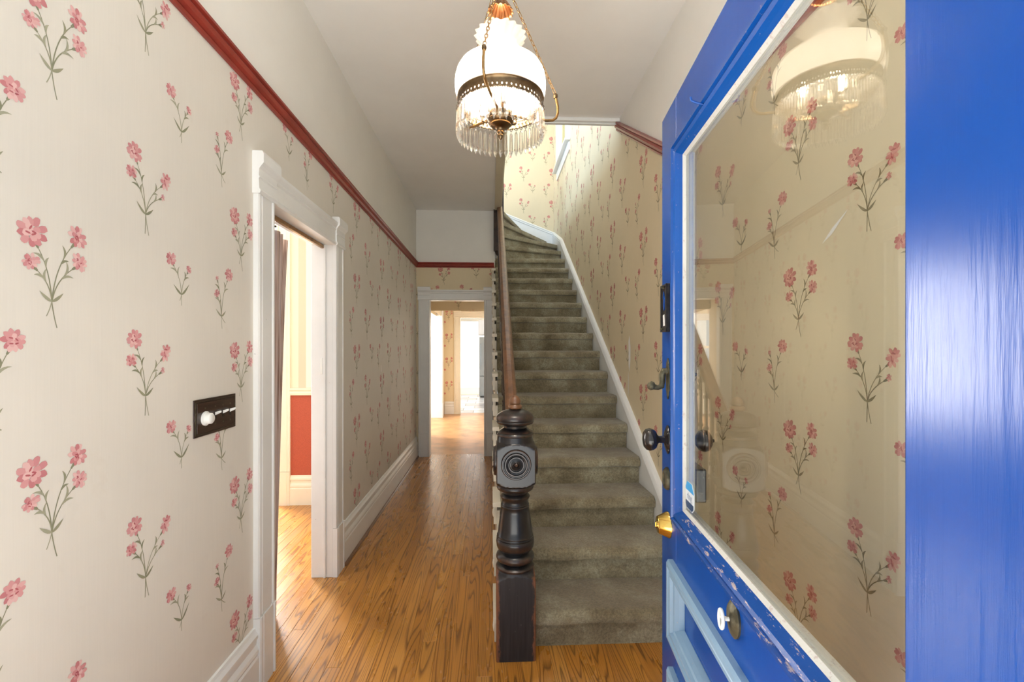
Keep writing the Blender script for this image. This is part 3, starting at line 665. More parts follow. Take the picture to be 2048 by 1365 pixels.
# window at the turn of the stairs
wn = empty('window_1', (XR, 6.27, WZ0)); tag(wn, 'white cased window high on the stair wall', kind='structure')
MB().sweep(flute(.11), (XR, WY0 - .11, WZ0), (XR, WY0 - .11, WZ1), (0, 1, 0), (-1, 0, 0)).build('casing', M['trim'], wn, world=True)
MB().sweep(flute(.11), (XR, WY1, WZ0), (XR, WY1, WZ1), (0, 1, 0), (-1, 0, 0)).build('casing', M['trim'], wn, world=True)
MB().box((XR - .03, WY0 - .11, WZ1), (XR, WY1 + .11, WZ1 + .14)).build('head_casing', M['trim'], wn, world=True, bevel=.006)
MB().box((XR - .075, WY0 - .14, WZ0 - .028), (XR, WY1 + .14, WZ0)).build('sill', M['trim'], wn, world=True, bevel=.008)
MB().sweep([(0, 0), (.014, 0), (.020, .03), (.016, .06), (.022, .10), (0, .11)], (XR, WY0 - .1, WZ0 - .138), (XR, WY1 + .1, WZ0 - .138), (-1, 0, 0), (0, 0, 1)).build('apron', M['trim'], wn, world=True)
MB().box((XR, WY0, WZ0), (XR + .10, WY0 + .02, WZ1)).build('jamb', M['trim'], wn, world=True)
MB().box((XR, WY1 - .02, WZ0), (XR + .10, WY1, WZ1)).build('jamb', M['trim'], wn, world=True)
for y in (WY0 + .02, WY1 - .07, (WY0 + WY1) / 2 - .02): MB().box((XR + .03, y, WZ0), (XR + .07, y + .05, WZ1)).build('sash', M['trim'], wn, world=True)
MB().box((XR + .048, WY0 + .06, WZ0), (XR + .052, WY1 - .06, WZ1)).build('pane', M['yellowpane'], wn, world=True)

# ------------------------------------------------------------------ staircase
RISE, RUN, D0 = .172, .274, 2.13
SX0, SX1 = .055, .972
st = empty('staircase', (.52, 2.13, 0)); tag(st, 'carpeted staircase with winders, black newel post and brown handrail beside the hall', 'staircase')
def step_profile(y, z0, z1, back):
    lip = .062; ov = .030; pr = [(y, z0), (y, z1 - lip - .006), (y - .012, z1 - lip), (y - ov + .004, z1 - lip + .004)]
    for i in range(7):
        a = PI + .25 - (PI / 2 + .25) * i / 6; r = .034
        pr.append((y - ov + r + r * math.cos(a) * 1.0, z1 - r + r * math.sin(a)))
    pr += [(y + .06, z1 + .001), (back, z1), (back, z0)]
    return pr
for k in range(1, 16):
    y = D0 + (k - 1) * RUN; pr = step_profile(y, (k - 1) * RISE, k * RISE, y + RUN + (.004 if k < 15 else .02))
    # sag of the pile along the width
    n = 14; vs = []; fs = []; R = random.Random(k); ph = R.random() * 6
    for i in range(n + 1):
        x = SX0 + (SX1 - SX0) * i / n; dz = .0022 * math.sin(i * 1.1 + ph) * (1 if 0 < i < n else .3)
        for q, (yy, zz) in enumerate(pr): vs.append((x, yy + (dz if 2 <= q <= 9 else 0), zz + (dz * .8 if 3 <= q <= 11 else 0)))
    m_ = len(pr)
    for i in range(n):
        for q in range(m_): fs.append((i * m_ + q, i * m_ + (q + 1) % m_, (i + 1) * m_ + (q + 1) % m_, (i + 1) * m_ + q))
    fs += [tuple(range(m_ - 1, -1, -1)), tuple(n * m_ + q for q in range(m_))]
    mb = MB(); mb.add(vs, fs, 0, True); o = mb.build('carpeted_step', M['carpet'], st, world=True)
    o.data.set_sharp_from_angle(angle=.9)
PIV = (.13, 5.975)
OUT = {15: (SX1, 5.966), 16: (SX1, 6.304), 17: (SX1, 6.69), 18: (.86, 7.20), 19: (.47, 7.20), 20: (.10, 7.20), 21: (-.2, 7.20)}
INN = {16: (.12, 5.985), 17: (.12, 6.02), 18: (.12, 6.05), 19: (.11, 6.08), 20: (.09, 6.10), 21: (-.2, 6.10)}
for k in range(16, 21):
    a, b_ = Vector(INN[k]), Vector(OUT[k]); c_, d_ = Vector(OUT[k + 1]), Vector(INN[k + 1])
    e1 = (b_ - a).normalized(); nf = Vector((e1.y, -e1.x)) * .030
    poly = [a, b_] + ([Vector((SX1, 7.20))] if k == 17 else []) + [c_, d_]
    lip = [a + nf, b_ + nf] + poly[1:]
    if k == 18: lip[1] = b_ + nf
    mb = MB(); mb.prism([tuple(p) for p in poly], (k - 1) * RISE - .02, k * RISE - .05); o = None
    mb.prism([tuple(p) for p in [lip[0], lip[1]] + poly[1:]], k * RISE - .060, k * RISE)
    mb.build('carpeted_winder', M['carpet'], st, world=True, bevel=.022, seg=3)
# carcass under the steps, outer string, spandrel
yT = D0 + 14 * RUN
poly = [(2.16, 0), (yT + .25, 0), (yT + .25, 15 * RISE - .02)]
for k in range(15, 0, -1):
    y = D0 + (k - 1) * RUN; poly += [(y + .012, k * RISE - .075), (y + .012, (k - 1) * RISE - .02 if k > 1 else 0)]
MB().prism(poly, .034, .052, mp=lambda u, v, w: (w, u, v)).build('outer_string', M['cream'], st, world=True)
# tread returns and scroll brackets on the hall side
tr = MB().box((.010, -.036, -.040), (.056, .27, -.012)).mesh('tread_return', M['cream'])
br_pts = [(0, 0), (0, -.115), (.03, -.128), (.055, -.112), (.060, -.090), (.085, -.082), (.110, -.092), (.135, -.074), (.138, -.052), (.165, -.044), (.190, -.052), (.214, -.034), (.236, -.022), (.236, 0)]
brm = MB().prism(br_pts, .016, .036, mp=lambda u, v, w: (w, u, v)).mesh('scroll_bracket', M['cream'])
ripple = MB().lathe([(.0, .0), (.020, .002), (.028, .008), (.020, .014), (0, .016)], seg=14, axis='x').mesh('bracket_boss', M['cream'])
for k in range(1, 16):
    y, z = D0 + (k - 1) * RUN, k * RISE
    for nm, me, dy, dz in (('tread_return', tr, 0, 0), ('scroll_bracket', brm, .012, -.040)):
        o = bpy.data.objects.new(nm, me); COL.objects.link(o); o.location = (0, y + dy, z + dz); par(o, st)
    o = bpy.data.objects.new('bracket_boss', ripple); COL.objects.link(o); o.location = (.008, y + .05, z - .10); par(o, st)
# wall skirting with moulded cap
def sk(y): return .628 * y - 1.06
mb = MB(); mb.prism([(2.06, 0), (2.6, 0), (6.4, 2.30), (7.20, 2.60), (7.20, 3.20), (6.35, sk(6.35) - .04), (2.06, sk(2.06) - .04 + .05), (2.06, 0)][:-1], .974, 1.0, mp=lambda u, v, w: (w, u, v)); mb.build('skirting', M['trim'], st, world=True)
CAP = [(0, 0), (.030, 0), (.034, .008), (.028, .016), (.030, .024), (.036, .032), (.028, .044), (.018, .052), (0, .054)]
def cap(p0, p1, od):
    d = (Vector(p1) - Vector(p0)).normalized(); up = (Vector((0, 0, 1)) - d * d.z).normalized()
    MB().sweep(CAP, p0, p1, od, up).build('skirting_cap', M['trim'], st, world=True)
cap((XR, 2.06, sk(2.06) - .04), (XR, 6.36, sk(6.36) - .045), (-1, 0, 0)); cap((XR, 6.345, sk(6.35) - .045), (XR, 7.20, 3.195), (-1, 0, 0))
mb = MB(); mb.prism([(XR, 2.6), (XR, 3.20), (-.3, 3.70), (-.3, 3.1)], YB - .024, YB, mp=lambda u, v, w: (u, w, v)); mb.build('skirting', M['trim'], st, world=True)
cap((XR, YB, 3.19), (-.3, YB, 3.69), (0, -1, 0))
# handrail: moulded bar parallel to the flight
HC = -.40
HP = [(-.022, 0), (.022, 0), (.026, .012), (.024, .022), (.032, .030), (.033, .044), (.026, .056), (.012, .062), (-.012, .062), (-.026, .056), (-.033, .044), (-.032, .030), (-.024, .022), (-.026, .012)]
hd = Vector((0, 1, .628)).normalized(); hu = Vector((0, -hd.z, hd.y))
def hz(y): return .628 * y + HC
MB().sweep(HP, (.108, 2.17, hz(2.17) - .062 / hd.y), (.108, 5.80, hz(5.80) - .062 / hd.y), (1, 0, 0), hu).build('handrail', M['walnut'], st, world=True, bevel=.004)
# turned balusters, two to a step
def baluster(h):
    P = [(.016, 0), (.016, .12), (.010, .125), (.017, .135), (.017, .145), (.010, .155), (.013, .19), (.017, .26), (.014, .34), (.010, .40), (.016, .41), (.016, .42), (.010, .43), (.012, h - .14), (.016, h - .13), (.016, h - .12), (.010, h - .11), (.015, h - .10), (.015, h)]
    return MB().lathe(P, seg=12).mesh('baluster', M['darkbal'])
for q, dy in enumerate((.055, .192)):
    y = D0 + dy; h = hz(y) - .064 / hd.y - RISE; me = baluster(h)
    for k in range(1, 16):
        yy = y + (k - 1) * RUN
        if yy < 2.24 or yy > 5.74: continue
        o = bpy.data.objects.new('baluster', me); COL.objects.link(o); o.location = (.100, yy, k * RISE); par(o, st)
# upper newel at the turn
np_ = MB(); np_.box((.034, 5.86, 2.66), (.165, 5.99, 4.30)); np_.lathe([(.0, 2.60), (.03, 2.61), (.045, 2.64), (.05, 2.66)], (.0995, 5.925, 0), 20)
np_.lathe([(.075, 4.30), (.085, 4.32), (.085, 4.35), (.05, 4.36), (.06, 4.40), (.03, 4.44), (0, 4.45)], (.0995, 5.925, 0), 20)
np_.build('upper_newel_post', M['darkbal'], st, world=True, bevel=.005)
# foot newel: square base, turned vase, rosette block, cap and finial
nx, ny, hw = .112, 2.114, .088
nb = empty('newel_post', (nx, ny, 0)); nb.parent = st; nb.matrix_parent_inverse = Matrix.Translation(st.location).inverted()
def arch_block(z0, z1, zc0, zc1, name, m):
    """square block whose corners are turned away above zc1 and below zc0, so each face ends in an arc"""
    n = 128; vs = []; fs = []; zs = [z0 + (z1 - z0) * i / 80 for i in range(81)]
    def rad(z):
        for t in ([(z - zc1[0]) / (zc1[1] - zc1[0])] if z > zc1[0] else [(zc0[0] - z) / (zc0[0] - zc0[1])] if zc0 and z < zc0[0] else []):
            return hw * math.sqrt(max(.93, 2 - t * t)) if t < 1.03 else hw * (.965 - .04 * min(1, (t - 1.03)))
        return 9
    for z in zs:
        rm = rad(z)
        for j in range(n):
            a = 2 * PI * (j + .5) / n; ca, sa = math.cos(a), math.sin(a); r = min(hw / max(abs(ca), abs(sa)), rm, hw * 1.39); vs.append((r * ca, r * sa, z))
    for i in range(80):
        for j in range(n): fs.append((i * n + j, i * n + (j + 1) % n, (i + 1) * n + (j + 1) % n, (i + 1) * n + j))
    fs += [tuple(range(n - 1, -1, -1)), tuple(80 * n + j for j in range(n))]
    mb = MB(); mb.add(vs, fs, 0, True); o = mb.build(name, m, nb); o.data.set_sharp_from_angle(angle=.5); return o
arch_block(0, .400, None, (.346, .380), 'base_block', M['newelbase'])
LW = lambda name, prof, m=M['ebony'], seg=48: MB().lathe(prof, seg=seg).build(name, m, nb)
o = LW('vase', [(.060, .385), (.086, .388), (.088, .396), (.080, .404), (.066, .410), (.070, .416), (.084, .424), (.089, .436), (.086, .448), (.074, .456), (.066, .462), (.070, .470), (.082, .478), (.086, .488), (.088, .506), (.0865, .520), (.084, .522), (.086, .527), (.083, .532), (.0845, .537), (.081, .541), (.078, .57), (.073, .61), (.068, .645), (.064, .668), (.066, .671), (.063, .676), (.065, .680), (.0615, .686), (.061, .700), (.066, .708), (.069, .716), (.062, .724), (.054, .730), (.056, .738), (.070, .742), (.083, .750), (.087, .760), (.083, .772), (.078, .776)])
arch_block(.768, 1.000, (.806, .774), (.932, .968), 'rosette_block', M['ebony'])
o = LW('cap', [(.082, .995), (.085, 1.000), (.082, 1.006), (.078, 1.010), (.080, 1.014), (.066, 1.024), (.052, 1.032), (.054, 1.042), (.068, 1.048), (.082, 1.052), (.087, 1.060), (.084, 1.065), (.087, 1.070), (.087, 1.084), (.080, 1.094), (.062, 1.106), (.044, 1.113), (.030, 1.116), (.024, 1.118)])
o = LW('finial', [(.020, 1.116), (.030, 1.120), (.033, 1.128), (.030, 1.137), (.023, 1.141), (.027, 1.146), (.026, 1.158), (.019, 1.172), (.009, 1.180), (0, 1.182)], M['walnut'])
RP = [(.068, 0), (.068, .006), (.064, .012), (.060, .012), (.058, .007), (.055, .007), (.051, .014), (.046, .014), (.044, .006), (.038, .004), (.035, .010), (.031, .010), (.028, .004), (.018, .006), (.012, .011), (.010, .007), (.006, .014), (0, .016)]
for ax, sgn in (('y', -1), ('x', -1), ('x', 1)):
    mb = MB(); vs_ = RP
    mb.lathe(RP, seg=40, axis=ax)
    if sgn < 0: mb.v = [((-x if ax == 'x' else x), (-y if ax == 'y' else y), z) for x, y, z in mb.v]
    off = {'x': (sgn * hw, 0, .880), 'y': (0, sgn * hw, .880)}[ax]
    mb.build('rosette', M['ebony'], nb, loc=off)

# ------------------------------------------------------------------ front door, swung in
aD, mD, sH = .3686, .1113, .322
nn = math.sqrt(1 + mD * mD); hx, hy = aD + mD * sH / nn, sH / nn
DW, DH, DT = 1.050, 2.091, .045
dr_ = empty('door_1', (hx, hy, 0), math.atan2(1, mD)); tag(dr_, 'open royal blue front door with large glass pane and pale blue panel frames', kind='structure')
def dbox(name, x0, x1, z0, z1, m, y0=-DT, y1=0.0, bv=.003): return MB().box((x0, y0, z0), (x1, y1, z1)).build(name, m, dr_, bevel=bv)
SI, SHn = .905, .123                       # inner edges of latch stile and hinge stile
dbox('latch_stile', SI, DW, .012, DH, M['blue']); dbox('hinge_stile', 0, SHn, .012, DH, M['blue'])
dbox('top_rail', SHn, SI, 1.945, DH, M['blue']); dbox('lock_rail', SHn, SI, .80, .945, M['blue']); dbox('middle_rail', SHn, SI, .50, .60, M['blue']); dbox('bottom_rail', SHn, SI, .012, .20, M['blue'])
for z0, z1 in ((.60, .80), (.20, .50)):
    o = dbox('panel', SHn, SI, z0, z1, M['blue'], -.030, -.016)
    mb = MB(); mb.box((SHn + .11, -.016, z0 + .065), (SI - .11, -.008, z1 - .065)); mb.build('raised_field', M['blue'], o, bevel=.006)
    MO = [(0, 0), (0, .014), (.006, .020), (.014, .021), (.018, .015), (.024, .018), (.032, .018), (.036, .010), (.044, .008), (.050, -.002), (.054, -.014), (.054, -.018), (0, -.018)]
    e0, e1 = SHn - .03, SI + .030
    for nm, p0, p1, ad in (('panel_moulding', (e0, 0, z1 + .010), (e1, 0, z1 + .010), (0, 0, -1)), ('panel_moulding', (e0, 0, z0 - .010), (e1, 0, z0 - .010), (0, 0, 1)),
                           ('panel_moulding', (e1, 0, z0 - .010), (e1, 0, z1 + .010), (-1, 0, 0)), ('panel_moulding', (e0, 0, z0 - .010), (e0, 0, z1 + .010), (1, 0, 0))):
        MB().sweep(MO, p0, p1, ad, (0, 1, 0), m0=1, m1=-1).build(nm, M['paleblue'], dr_)
# glazing frame: blue bolection moulding, white putty bead, pane
GM = [(0, 0), (0, .012), (.005, .018), (.012, .018), (.015, .012), (.022, .015), (.030, .012), (.036, .004), (.042, -.003), (.042, -.011), (0, -.011)]
GP = [(.038, -.003), (.042, -.004), (.048, -.0105), (.048, -.0118), (.038, -.0118)]
gx0, gx1, gz0, gz1 = SHn - .010, SI - .002, .930, 1.952
for p0, p1, ad, mm in (((gx0, 0, gz1), (gx1, 0, gz1), (0, 0, -1), 'blue2'), ((gx0, 0, gz0), (gx1, 0, gz0), (0, 0, 1), 'blue_chip'), ((gx1, 0, gz0), (gx1, 0, gz1), (-1, 0, 0), 'blue2')):
    MB().sweep(GM, p0, p1, ad, (0, 1, 0), m0=1, m1=-1).build('glazing_moulding', M[mm], dr_)
    MB().sweep(GP, p0, p1, ad, (0, 1, 0), m0=1, m1=-1).build('glazing_bead', M['putty'], dr_)
gl = MB().box((SHn - .01, -.016, .93), (SI + .002, -.012, 1.952)).build('glass_pane', M['pane'], dr_); gl['label'] = 'large clear glass pane'
# inner glazing beads
for a, b_ in (((SHn, -.045, .945), (SI, -.018, .965)), ((SHn, -.045, 1.925), (SI, -.018, 1.945)), ((SI - .02, -.045, .945), (SI, -.018, 1.945)), ((SHn, -.045, .945), (SHn + .012, -.018, 1.945))):
    MB().box(a, b_).build('inner_bead', M['putty'], dr_, bevel=.003)
# hardware along the latch stile
kx = .978
kn = MB().lathe([(.030, 0), (.031, .003), (.029, .007), (.018, .010), (.011, .013), (.010, .028), (.014, .032), (.026, .038), (.031, .046), (.0325, .054), (.030, .063), (.022, .070), (.008, .073), (0, .0735)], seg=32, axis='y').build('door_knob', M['blackmetal'], dr_, (kx, 0, 1.136)); kn['label'] = 'black door knob'
mb = MB(); mb.lathe([(.023, 0), (.024, .003), (.020, .006), (.004, .007)], seg=28, axis='y'); mb.v = [(x, y, z * 1.75) for x, y, z in mb.v]; mb.build('rose', M['blackmetal'], kn)
mb = MB().lathe([(.026, 0), (.024, -.006), (.011, -.010), (.010, -.026), (.016, -.030), (.028, -.038), (.032, -.050), (.029, -.062), (.018, -.070), (.006, -.072), (.004, -.080), (0, -.081)], seg=32, axis='y'); mb.build('inner_knob', M['blackmetal'], dr_, (kx - .01, -DT, 1.136))
db = MB().lathe([(.037, 0), (.037, .002), (.036, .004), (.024, .030), (.022, .032), (.0, .032)], seg=36, axis='y').build('deadbolt', M['gold'], dr_, (kx, 0, .890)); db['label'] = 'polished brass deadbolt'
MB().lathe([(.010, .032), (.010, .036), (.008, .037), (0, .037)], seg=20, axis='y').box((-.001, .036, -.006), (.001, .038, .006)).build('key_cylinder', M['gold'], db)
mb = MB(); mb.lathe([(.024, 0), (.024, .006), (.020, .012), (.014, .013), (.012, .010), (.0, .010)], seg=28, axis='y'); mb.v = [(x, y, z * 1.35) for x, y, z in mb.v]; mb.build('cylinder_plate', M['oldmetal'], dr_, (kx + .004, 0, 1.022))
# bell crank: pointed escutcheon with a drooping twist handle
esc = [(0, -.060), (.007, -.050), (.010, -.040), (.016, -.032), (.014, -.018), (.018, -.006), (.017, .012), (.019, .024), (.012, .034), (.012, .044), (.006, .052), (0, .060)]
mb = MB(); mb.prism(esc + [(-x, z) for x, z in esc[::-1][1:-1]], 0, .004, mp=lambda u, v, w: (u, w, v)); bc = mb.build('bell_crank', M['oldmetal'], dr_, (kx, 0, 1.312), bevel=.001); bc['label'] = 'tarnished bronze twist bell handle'
mb = MB(); mb.tube([(0, .004, .020), (0, .014, .022), (0, .018, .012), (0, .018, -.010), (0, .020, -.022), (0, .030, -.026), (0, .040, -.024)], [.010, .010, .009, .008, .009, .007, .008], 10)
mb.tube([(0, .040, -.024), (0, .046, -.022), (0, .054, -.018), (0, .058, -.016)], [.008, .013, .012, .006], 10); mb.build('twist_handle', M['oldmetal'], bc)
mb = MB(); mb.tube([(kx - .01, -DT, 1.325), (kx - .01, -DT - .03, 1.325)], .005, 10); mb.build('bell_spindle', M['blackmetal'], dr_)
# gutted lock case with a scrap of paper
pl = dbox('lock_plate', kx - .034, kx + .030, 1.447, 1.583, M['darkplate'], 0, .012, .002); pl['label'] = 'dark recessed lock plate'
mb = MB()
for a, b_ in (((kx - .034, .012, 1.447), (kx + .030, .016, 1.453)), ((kx - .034, .012, 1.577), (kx + .030, .016, 1.583)), ((kx - .034, .012, 1.447), (kx - .028, .016, 1.583)), ((kx + .024, .012, 1.447), (kx + .030, .016, 1.583))): mb.box(a, b_)
mb.build('plate_rim', M['darkplate'], pl)
mb = MB(); mb.prism([(-.006, -.024), (.004, -.026), (.010, -.010), (.006, .004), (.012, .012), (.004, .030), (-.002, .020), (-.010, .008), (-.006, -.006)], 0, .001, mp=lambda u, v, w: (kx + u, .0125 + w, 1.535 + v)); mb.build('key_slot', M['blue'], pl)
mb = MB(); mb.prism([(-.010, -.016), (.006, -.017), (.010, .014), (-.004, .017)], 0, .0008, mp=lambda u, v, w: (kx + u, .0128 + w, 1.481 + v)); mb.build('paper_scrap', M['paper'], pl)
MB().lathe([(.004, 0), (.004, .006), (0, .008)], seg=10, axis='y').build('screw', M['oldmetal'], pl, (kx + .018, .012, 1.456))
MB().lathe([(.004, 0), (.004, .006), (0, .008)], seg=10, axis='y').build('screw', M['oldmetal'], pl, (kx + .004, .012, 1.575))
# rim latch on the inside, seen through the pane
rl = dbox('rim_latch', SI - .02, SI + .075, .985, 1.075, M['blackmetal'], -DT - .030, -DT, .004)
# oval bell plate with its turn key
mb = MB(); mb.lathe([(.022, 0), (.0225, .004), (.019, .008), (.010, .011), (.0, .012)], seg=32, axis='y'); mb.v = [(x * 1.15, y, z * 1.55) for x, y, z in mb.v]; ov = mb.build('bell_plate', M['oldmetal'], dr_, (.525, 0, .886)); ov['label'] = 'oval bronze bell turn plate'
mb = MB()
pth = [(.0, .018 + .0145 * math.cos(2 * PI * i / 20) * 0 + .006, 0)] if False else [(.010 * math.cos(2 * PI * i / 20), .026, .017 * math.sin(2 * PI * i / 20)) for i in range(21)]
mb.tube(pth, .0035, 8); mb.tube([(0, .008, 0), (0, .016, 0), (.009, .024, 0)], .004, 8); mb.build('turn_key', M['white_plastic'], ov)
# alarm sticker in the corner of the pane
def poly_plate(name, pts, m, y, parent=dr_): return MB().prism(pts, y, y + .0006, mp=lambda u, v, w: (u, w, v)).build(name, m, parent)
sx, sz = .826, .986
HX = [(-.036, .000), (.006, .000), (.030, .010), (.036, .020), (.036, .044), (.026, .064), (.0, .070), (-.024, .064), (-.036, .046)]
HX = [(-.034, .012), (-.020, .0), (.022, .0), (.034, .012), (.034, .050), (.018, .070), (-.018, .070), (-.034, .050)]
sk_ = poly_plate('alarm_sticker', [(sx + x, sz + z) for x, z in HX], M['sticker_w'], -.0115)
poly_plate('sticker_band', [(sx - .034, sz + .048), (sx + .034, sz + .048), (sx + .018, sz + .070), (sx - .018, sz + .070)], M['sticker_b'], -.0108, sk_)
poly_plate('sticker_band', [(sx - .030, sz + .010), (sx - .019, sz + .002), (sx + .021, sz + .002), (sx + .030, sz + .010), (sx + .030, sz + .020), (sx - .030, sz + .020)], M['sticker_n'], -.0108, sk_)
tc_ = bpy.data.curves.new('sticker_word', 'FONT'); tc_.body = 'ring'; tc_.size = .026; tc_.align_x = 'CENTER'; tc_.extrude = .0002
to = bpy.data.objects.new('sticker_word_tmp', tc_); COL.objects.link(to)
me = bpy.data.meshes.new_from_object(to.evaluated_get(bpy.context.evaluated_depsgraph_get())); bpy.data.objects.remove(to)
me.materials.clear(); me.materials.append(M['sticker_g']); o = link(bpy.data.objects.new('sticker_word', me)); o.parent = sk_
o.location = (sx, -.0102, sz + .026); o.rotation_euler = (PI / 2, 0, PI)
# small hook on the head moulding, hinges on the back edge
MB().tube([(.66, .012, 1.935), (.66, .030, 1.940), (.66, .038, 1.944), (.66, .040, 1.952)], .0022, 8).build('cup_hook', M['blue2'], dr_)
for z in (.25, 1.05, 1.85):
    MB().lathe([(.007, z - .05), (.007, z + .05), (.009, z + .052), (.004, z + .06)], (-.006, -DT - .004, 0), 12).build('hinge', M['oldmetal'], dr_)

# ------------------------------------------------------------------ hanging lamp
LX, LY, KL = .030, 1.45, 1.035       # KL: lamp sizes are written for a distance of 1.45 m
ch = empty('chandelier', (LX * KL, LY * KL, 1.4 + .66 * KL)); ch.scale = (KL, KL, KL); tag(ch, 'lit brass hanging lamp with white milk glass shade and crystal prisms', 'chandelier')
Z = lambda z: z - 2.06
def cb_(mb, name, m, loc=None, parent=ch): return mb.build(name, m, parent, loc)
P = [(.129, 2.182), (.136, 2.194), (.1425, 2.215), (.144, 2.235), (.1425, 2.255), (.138, 2.272), (.130, 2.286), (.115, 2.297), (.090, 2.308), (.065, 2.318), (.050, 2.328), (.0455, 2.340), (.047, 2.352), (.054, 2.364), (.064, 2.375), (.074, 2.385), (.080, 2.394)]
def ruffle(a, k):
    t = max(0, (k - 13) / 3); return 1 + t * .055 * math.cos(18 * a)
mb = MB(); mb.lathe([(r, Z(z)) for r, z in P], seg=108, wob=ruffle, closed=False)
sh = mb.build('shade', M['opal'], ch); sh['label'] = 'white milk glass shade with ruffled rim'
# pierced gallery band
n = 240; vs = []; fs = []; R0 = .1335
for k, (r, z) in enumerate([(R0 + .004, 2.196), (R0 + .005, 2.192), (R0 + .001, 2.189), (R0, 2.178), (R0, 2.172), (R0 + .001, 2.166), (R0, 2.160)]):
    for j in range(n):
        a = 2 * PI * j / n; zz = z - (.004 if (k == 6 and j % 2) else 0); vs.append((r * math.cos(a), r * math.sin(a), Z(zz)))
for k in range(6):
    for j in range(n):
        if k == 4 and j % 4 == 0: continue
        fs.append((k * n + j, k * n + (j + 1) % n, (k + 1) * n + (j + 1) % n, (k + 1) * n + j))
mb = MB(); mb.add(vs, fs, 0, True); o = mb.build('gallery_band', M['brassdark'], ch); so = o.modifiers.new('metal_thickness', 'SOLIDIFY'); so.thickness = .0012
# prisms, each with its bead
def prism_mesh():
    seg = 6; prof = [(.0022, 0), (.0052, -.006), (.0072, -.060), (.0078, -.066), (.0005, -.084)]
    return MB().lathe(prof, seg=seg, smooth=False).mesh('prism', M['crystal'])
PMs = prism_mesh(); BMs = MB().lathe([(.001, .0065), (.0045, .004), (.0065, 0), (.0045, -.004), (.001, -.0065)], seg=8, smooth=False).mesh('bead', M['crystal'])
NP = 46
for j in range(NP):
    a = 2 * PI * (j + .3) / NP; r = R0 + .001
    o = bpy.data.objects.new('prism', PMs); COL.objects.link(o); o.location = (r * math.cos(a), r * math.sin(a), Z(2.148)); o.rotation_euler = (0, 0, a); o.parent = ch
    q = bpy.data.objects.new('bead', BMs); COL.objects.link(q); q.location = (0, 0, .0095); q.parent = o
# font and finial
cb_(MB().lathe([(.0, 2.160), (.030, 2.158), (.040, 2.150), (.044, 2.142), (.045, 2.134), (.041, 2.128), (.043, 2.124), (.038, 2.116), (.034, 2.114), (.034, 2.110), (.026, 2.104), (.018, 2.101), (.013, 2.098), (.010, 2.092), (.012, 2.086), (.008, 2.081), (.0095, 2.075), (.005, 2.068), (0, 2.063)][::-1] if False else [(r, Z(z)) for r, z in [(0, 2.063), (.005, 2.068), (.0095, 2.075), (.008, 2.081), (.012, 2.086), (.010, 2.092), (.013, 2.098), (.018, 2.101), (.026, 2.104), (.034, 2.110), (.034, 2.114), (.038, 2.116), (.043, 2.124), (.041, 2.128), (.045, 2.134), (.044, 2.142), (.040, 2.150), (.030, 2.158), (0, 2.160)]], seg=40), 'font_bowl', M['brassdark'])
# candle lights inside
for j in range(3):
    a = math.radians(35 + 120 * j); r = .062; c_, s_ = math.cos(a), math.sin(a)
    cb_(MB().tube([(.035 * c_, .035 * s_, Z(2.140)), (.050 * c_, .050 * s_, Z(2.128)), (r * c_, r * s_, Z(2.136)), (r * c_, r * s_, Z(2.150))], .004, 8), 'candle_arm', M['brassdark'])
    cb_(MB().lathe([(.010, Z(2.150)), (.010, Z(2.185)), (.004, Z(2.187))], (r * c_, r * s_, 0), 16), 'candle_sleeve', M['white_plastic'])
    cb_(MB().lathe([(.006, Z(2.186)), (.012, Z(2.200)), (.0135, Z(2.212)), (.009, Z(2.232)), (.003, Z(2.246)), (0, Z(2.248))], (r * c_, r * s_, 0), 14), 'bulb', M['bulb'])
    l = bpy.data.lights.new('candle_bulb_light', 'POINT'); l.energy = 9.5; l.color = (1.0, .90, .76); l.shadow_soft_size = .02
    lo = bpy.data.objects.new('candle_bulb_light', l); COL.objects.link(lo); lo.location = (r * c_ * .55, r * s_ * .55, Z(2.262)); lo.parent = ch
# three arms, their chains up to the crown, smoke bell
APEX = Vector((0, 0, Z(2.585)))
def link_mesh():
    mb = MB(); n, q = 12, 6; vs = []; fs = []
    for i in range(n):
        a = 2 * PI * i / n; cx, cz = .0042 * math.cos(a), .0072 * math.sin(a) + (.0032 if math.sin(a) > 0 else -.0032) * (abs(math.sin(a)) > .01)
        nrm = Vector((math.cos(a), 0, math.sin(a)))
        for j in range(q):
            b2 = 2 * PI * j / q; v = Vector((cx, 0, cz)) + nrm * (.0013 * math.cos(b2)) + Vector((0, 1, 0)) * (.0013 * math.sin(b2)); vs.append(v)
    for i in range(n):
        for j in range(q): fs.append((i * q + j, ((i + 1) % n) * q + j, ((i + 1) % n) * q + (j + 1) % q, i * q + (j + 1) % q))
    mb.add(vs, fs, 0, True); return mb.mesh('chain_link', M['brass'])
LM = link_mesh()
def chain(p0, p1, pitch=.0175):
    d = p1 - p0; n = int(d.length / pitch); q = d.to_track_quat('Z', 'Y')
    for i in range(n):
        o = bpy.data.objects.new('chain_link', LM); COL.objects.link(o); o.location = p0 + d * ((i + .5) / n); o.parent = ch
        o.rotation_euler = (q @ Matrix.Rotation(PI / 2 * (i % 2) + .3, 3, 'Z').to_quaternion()).to_euler()
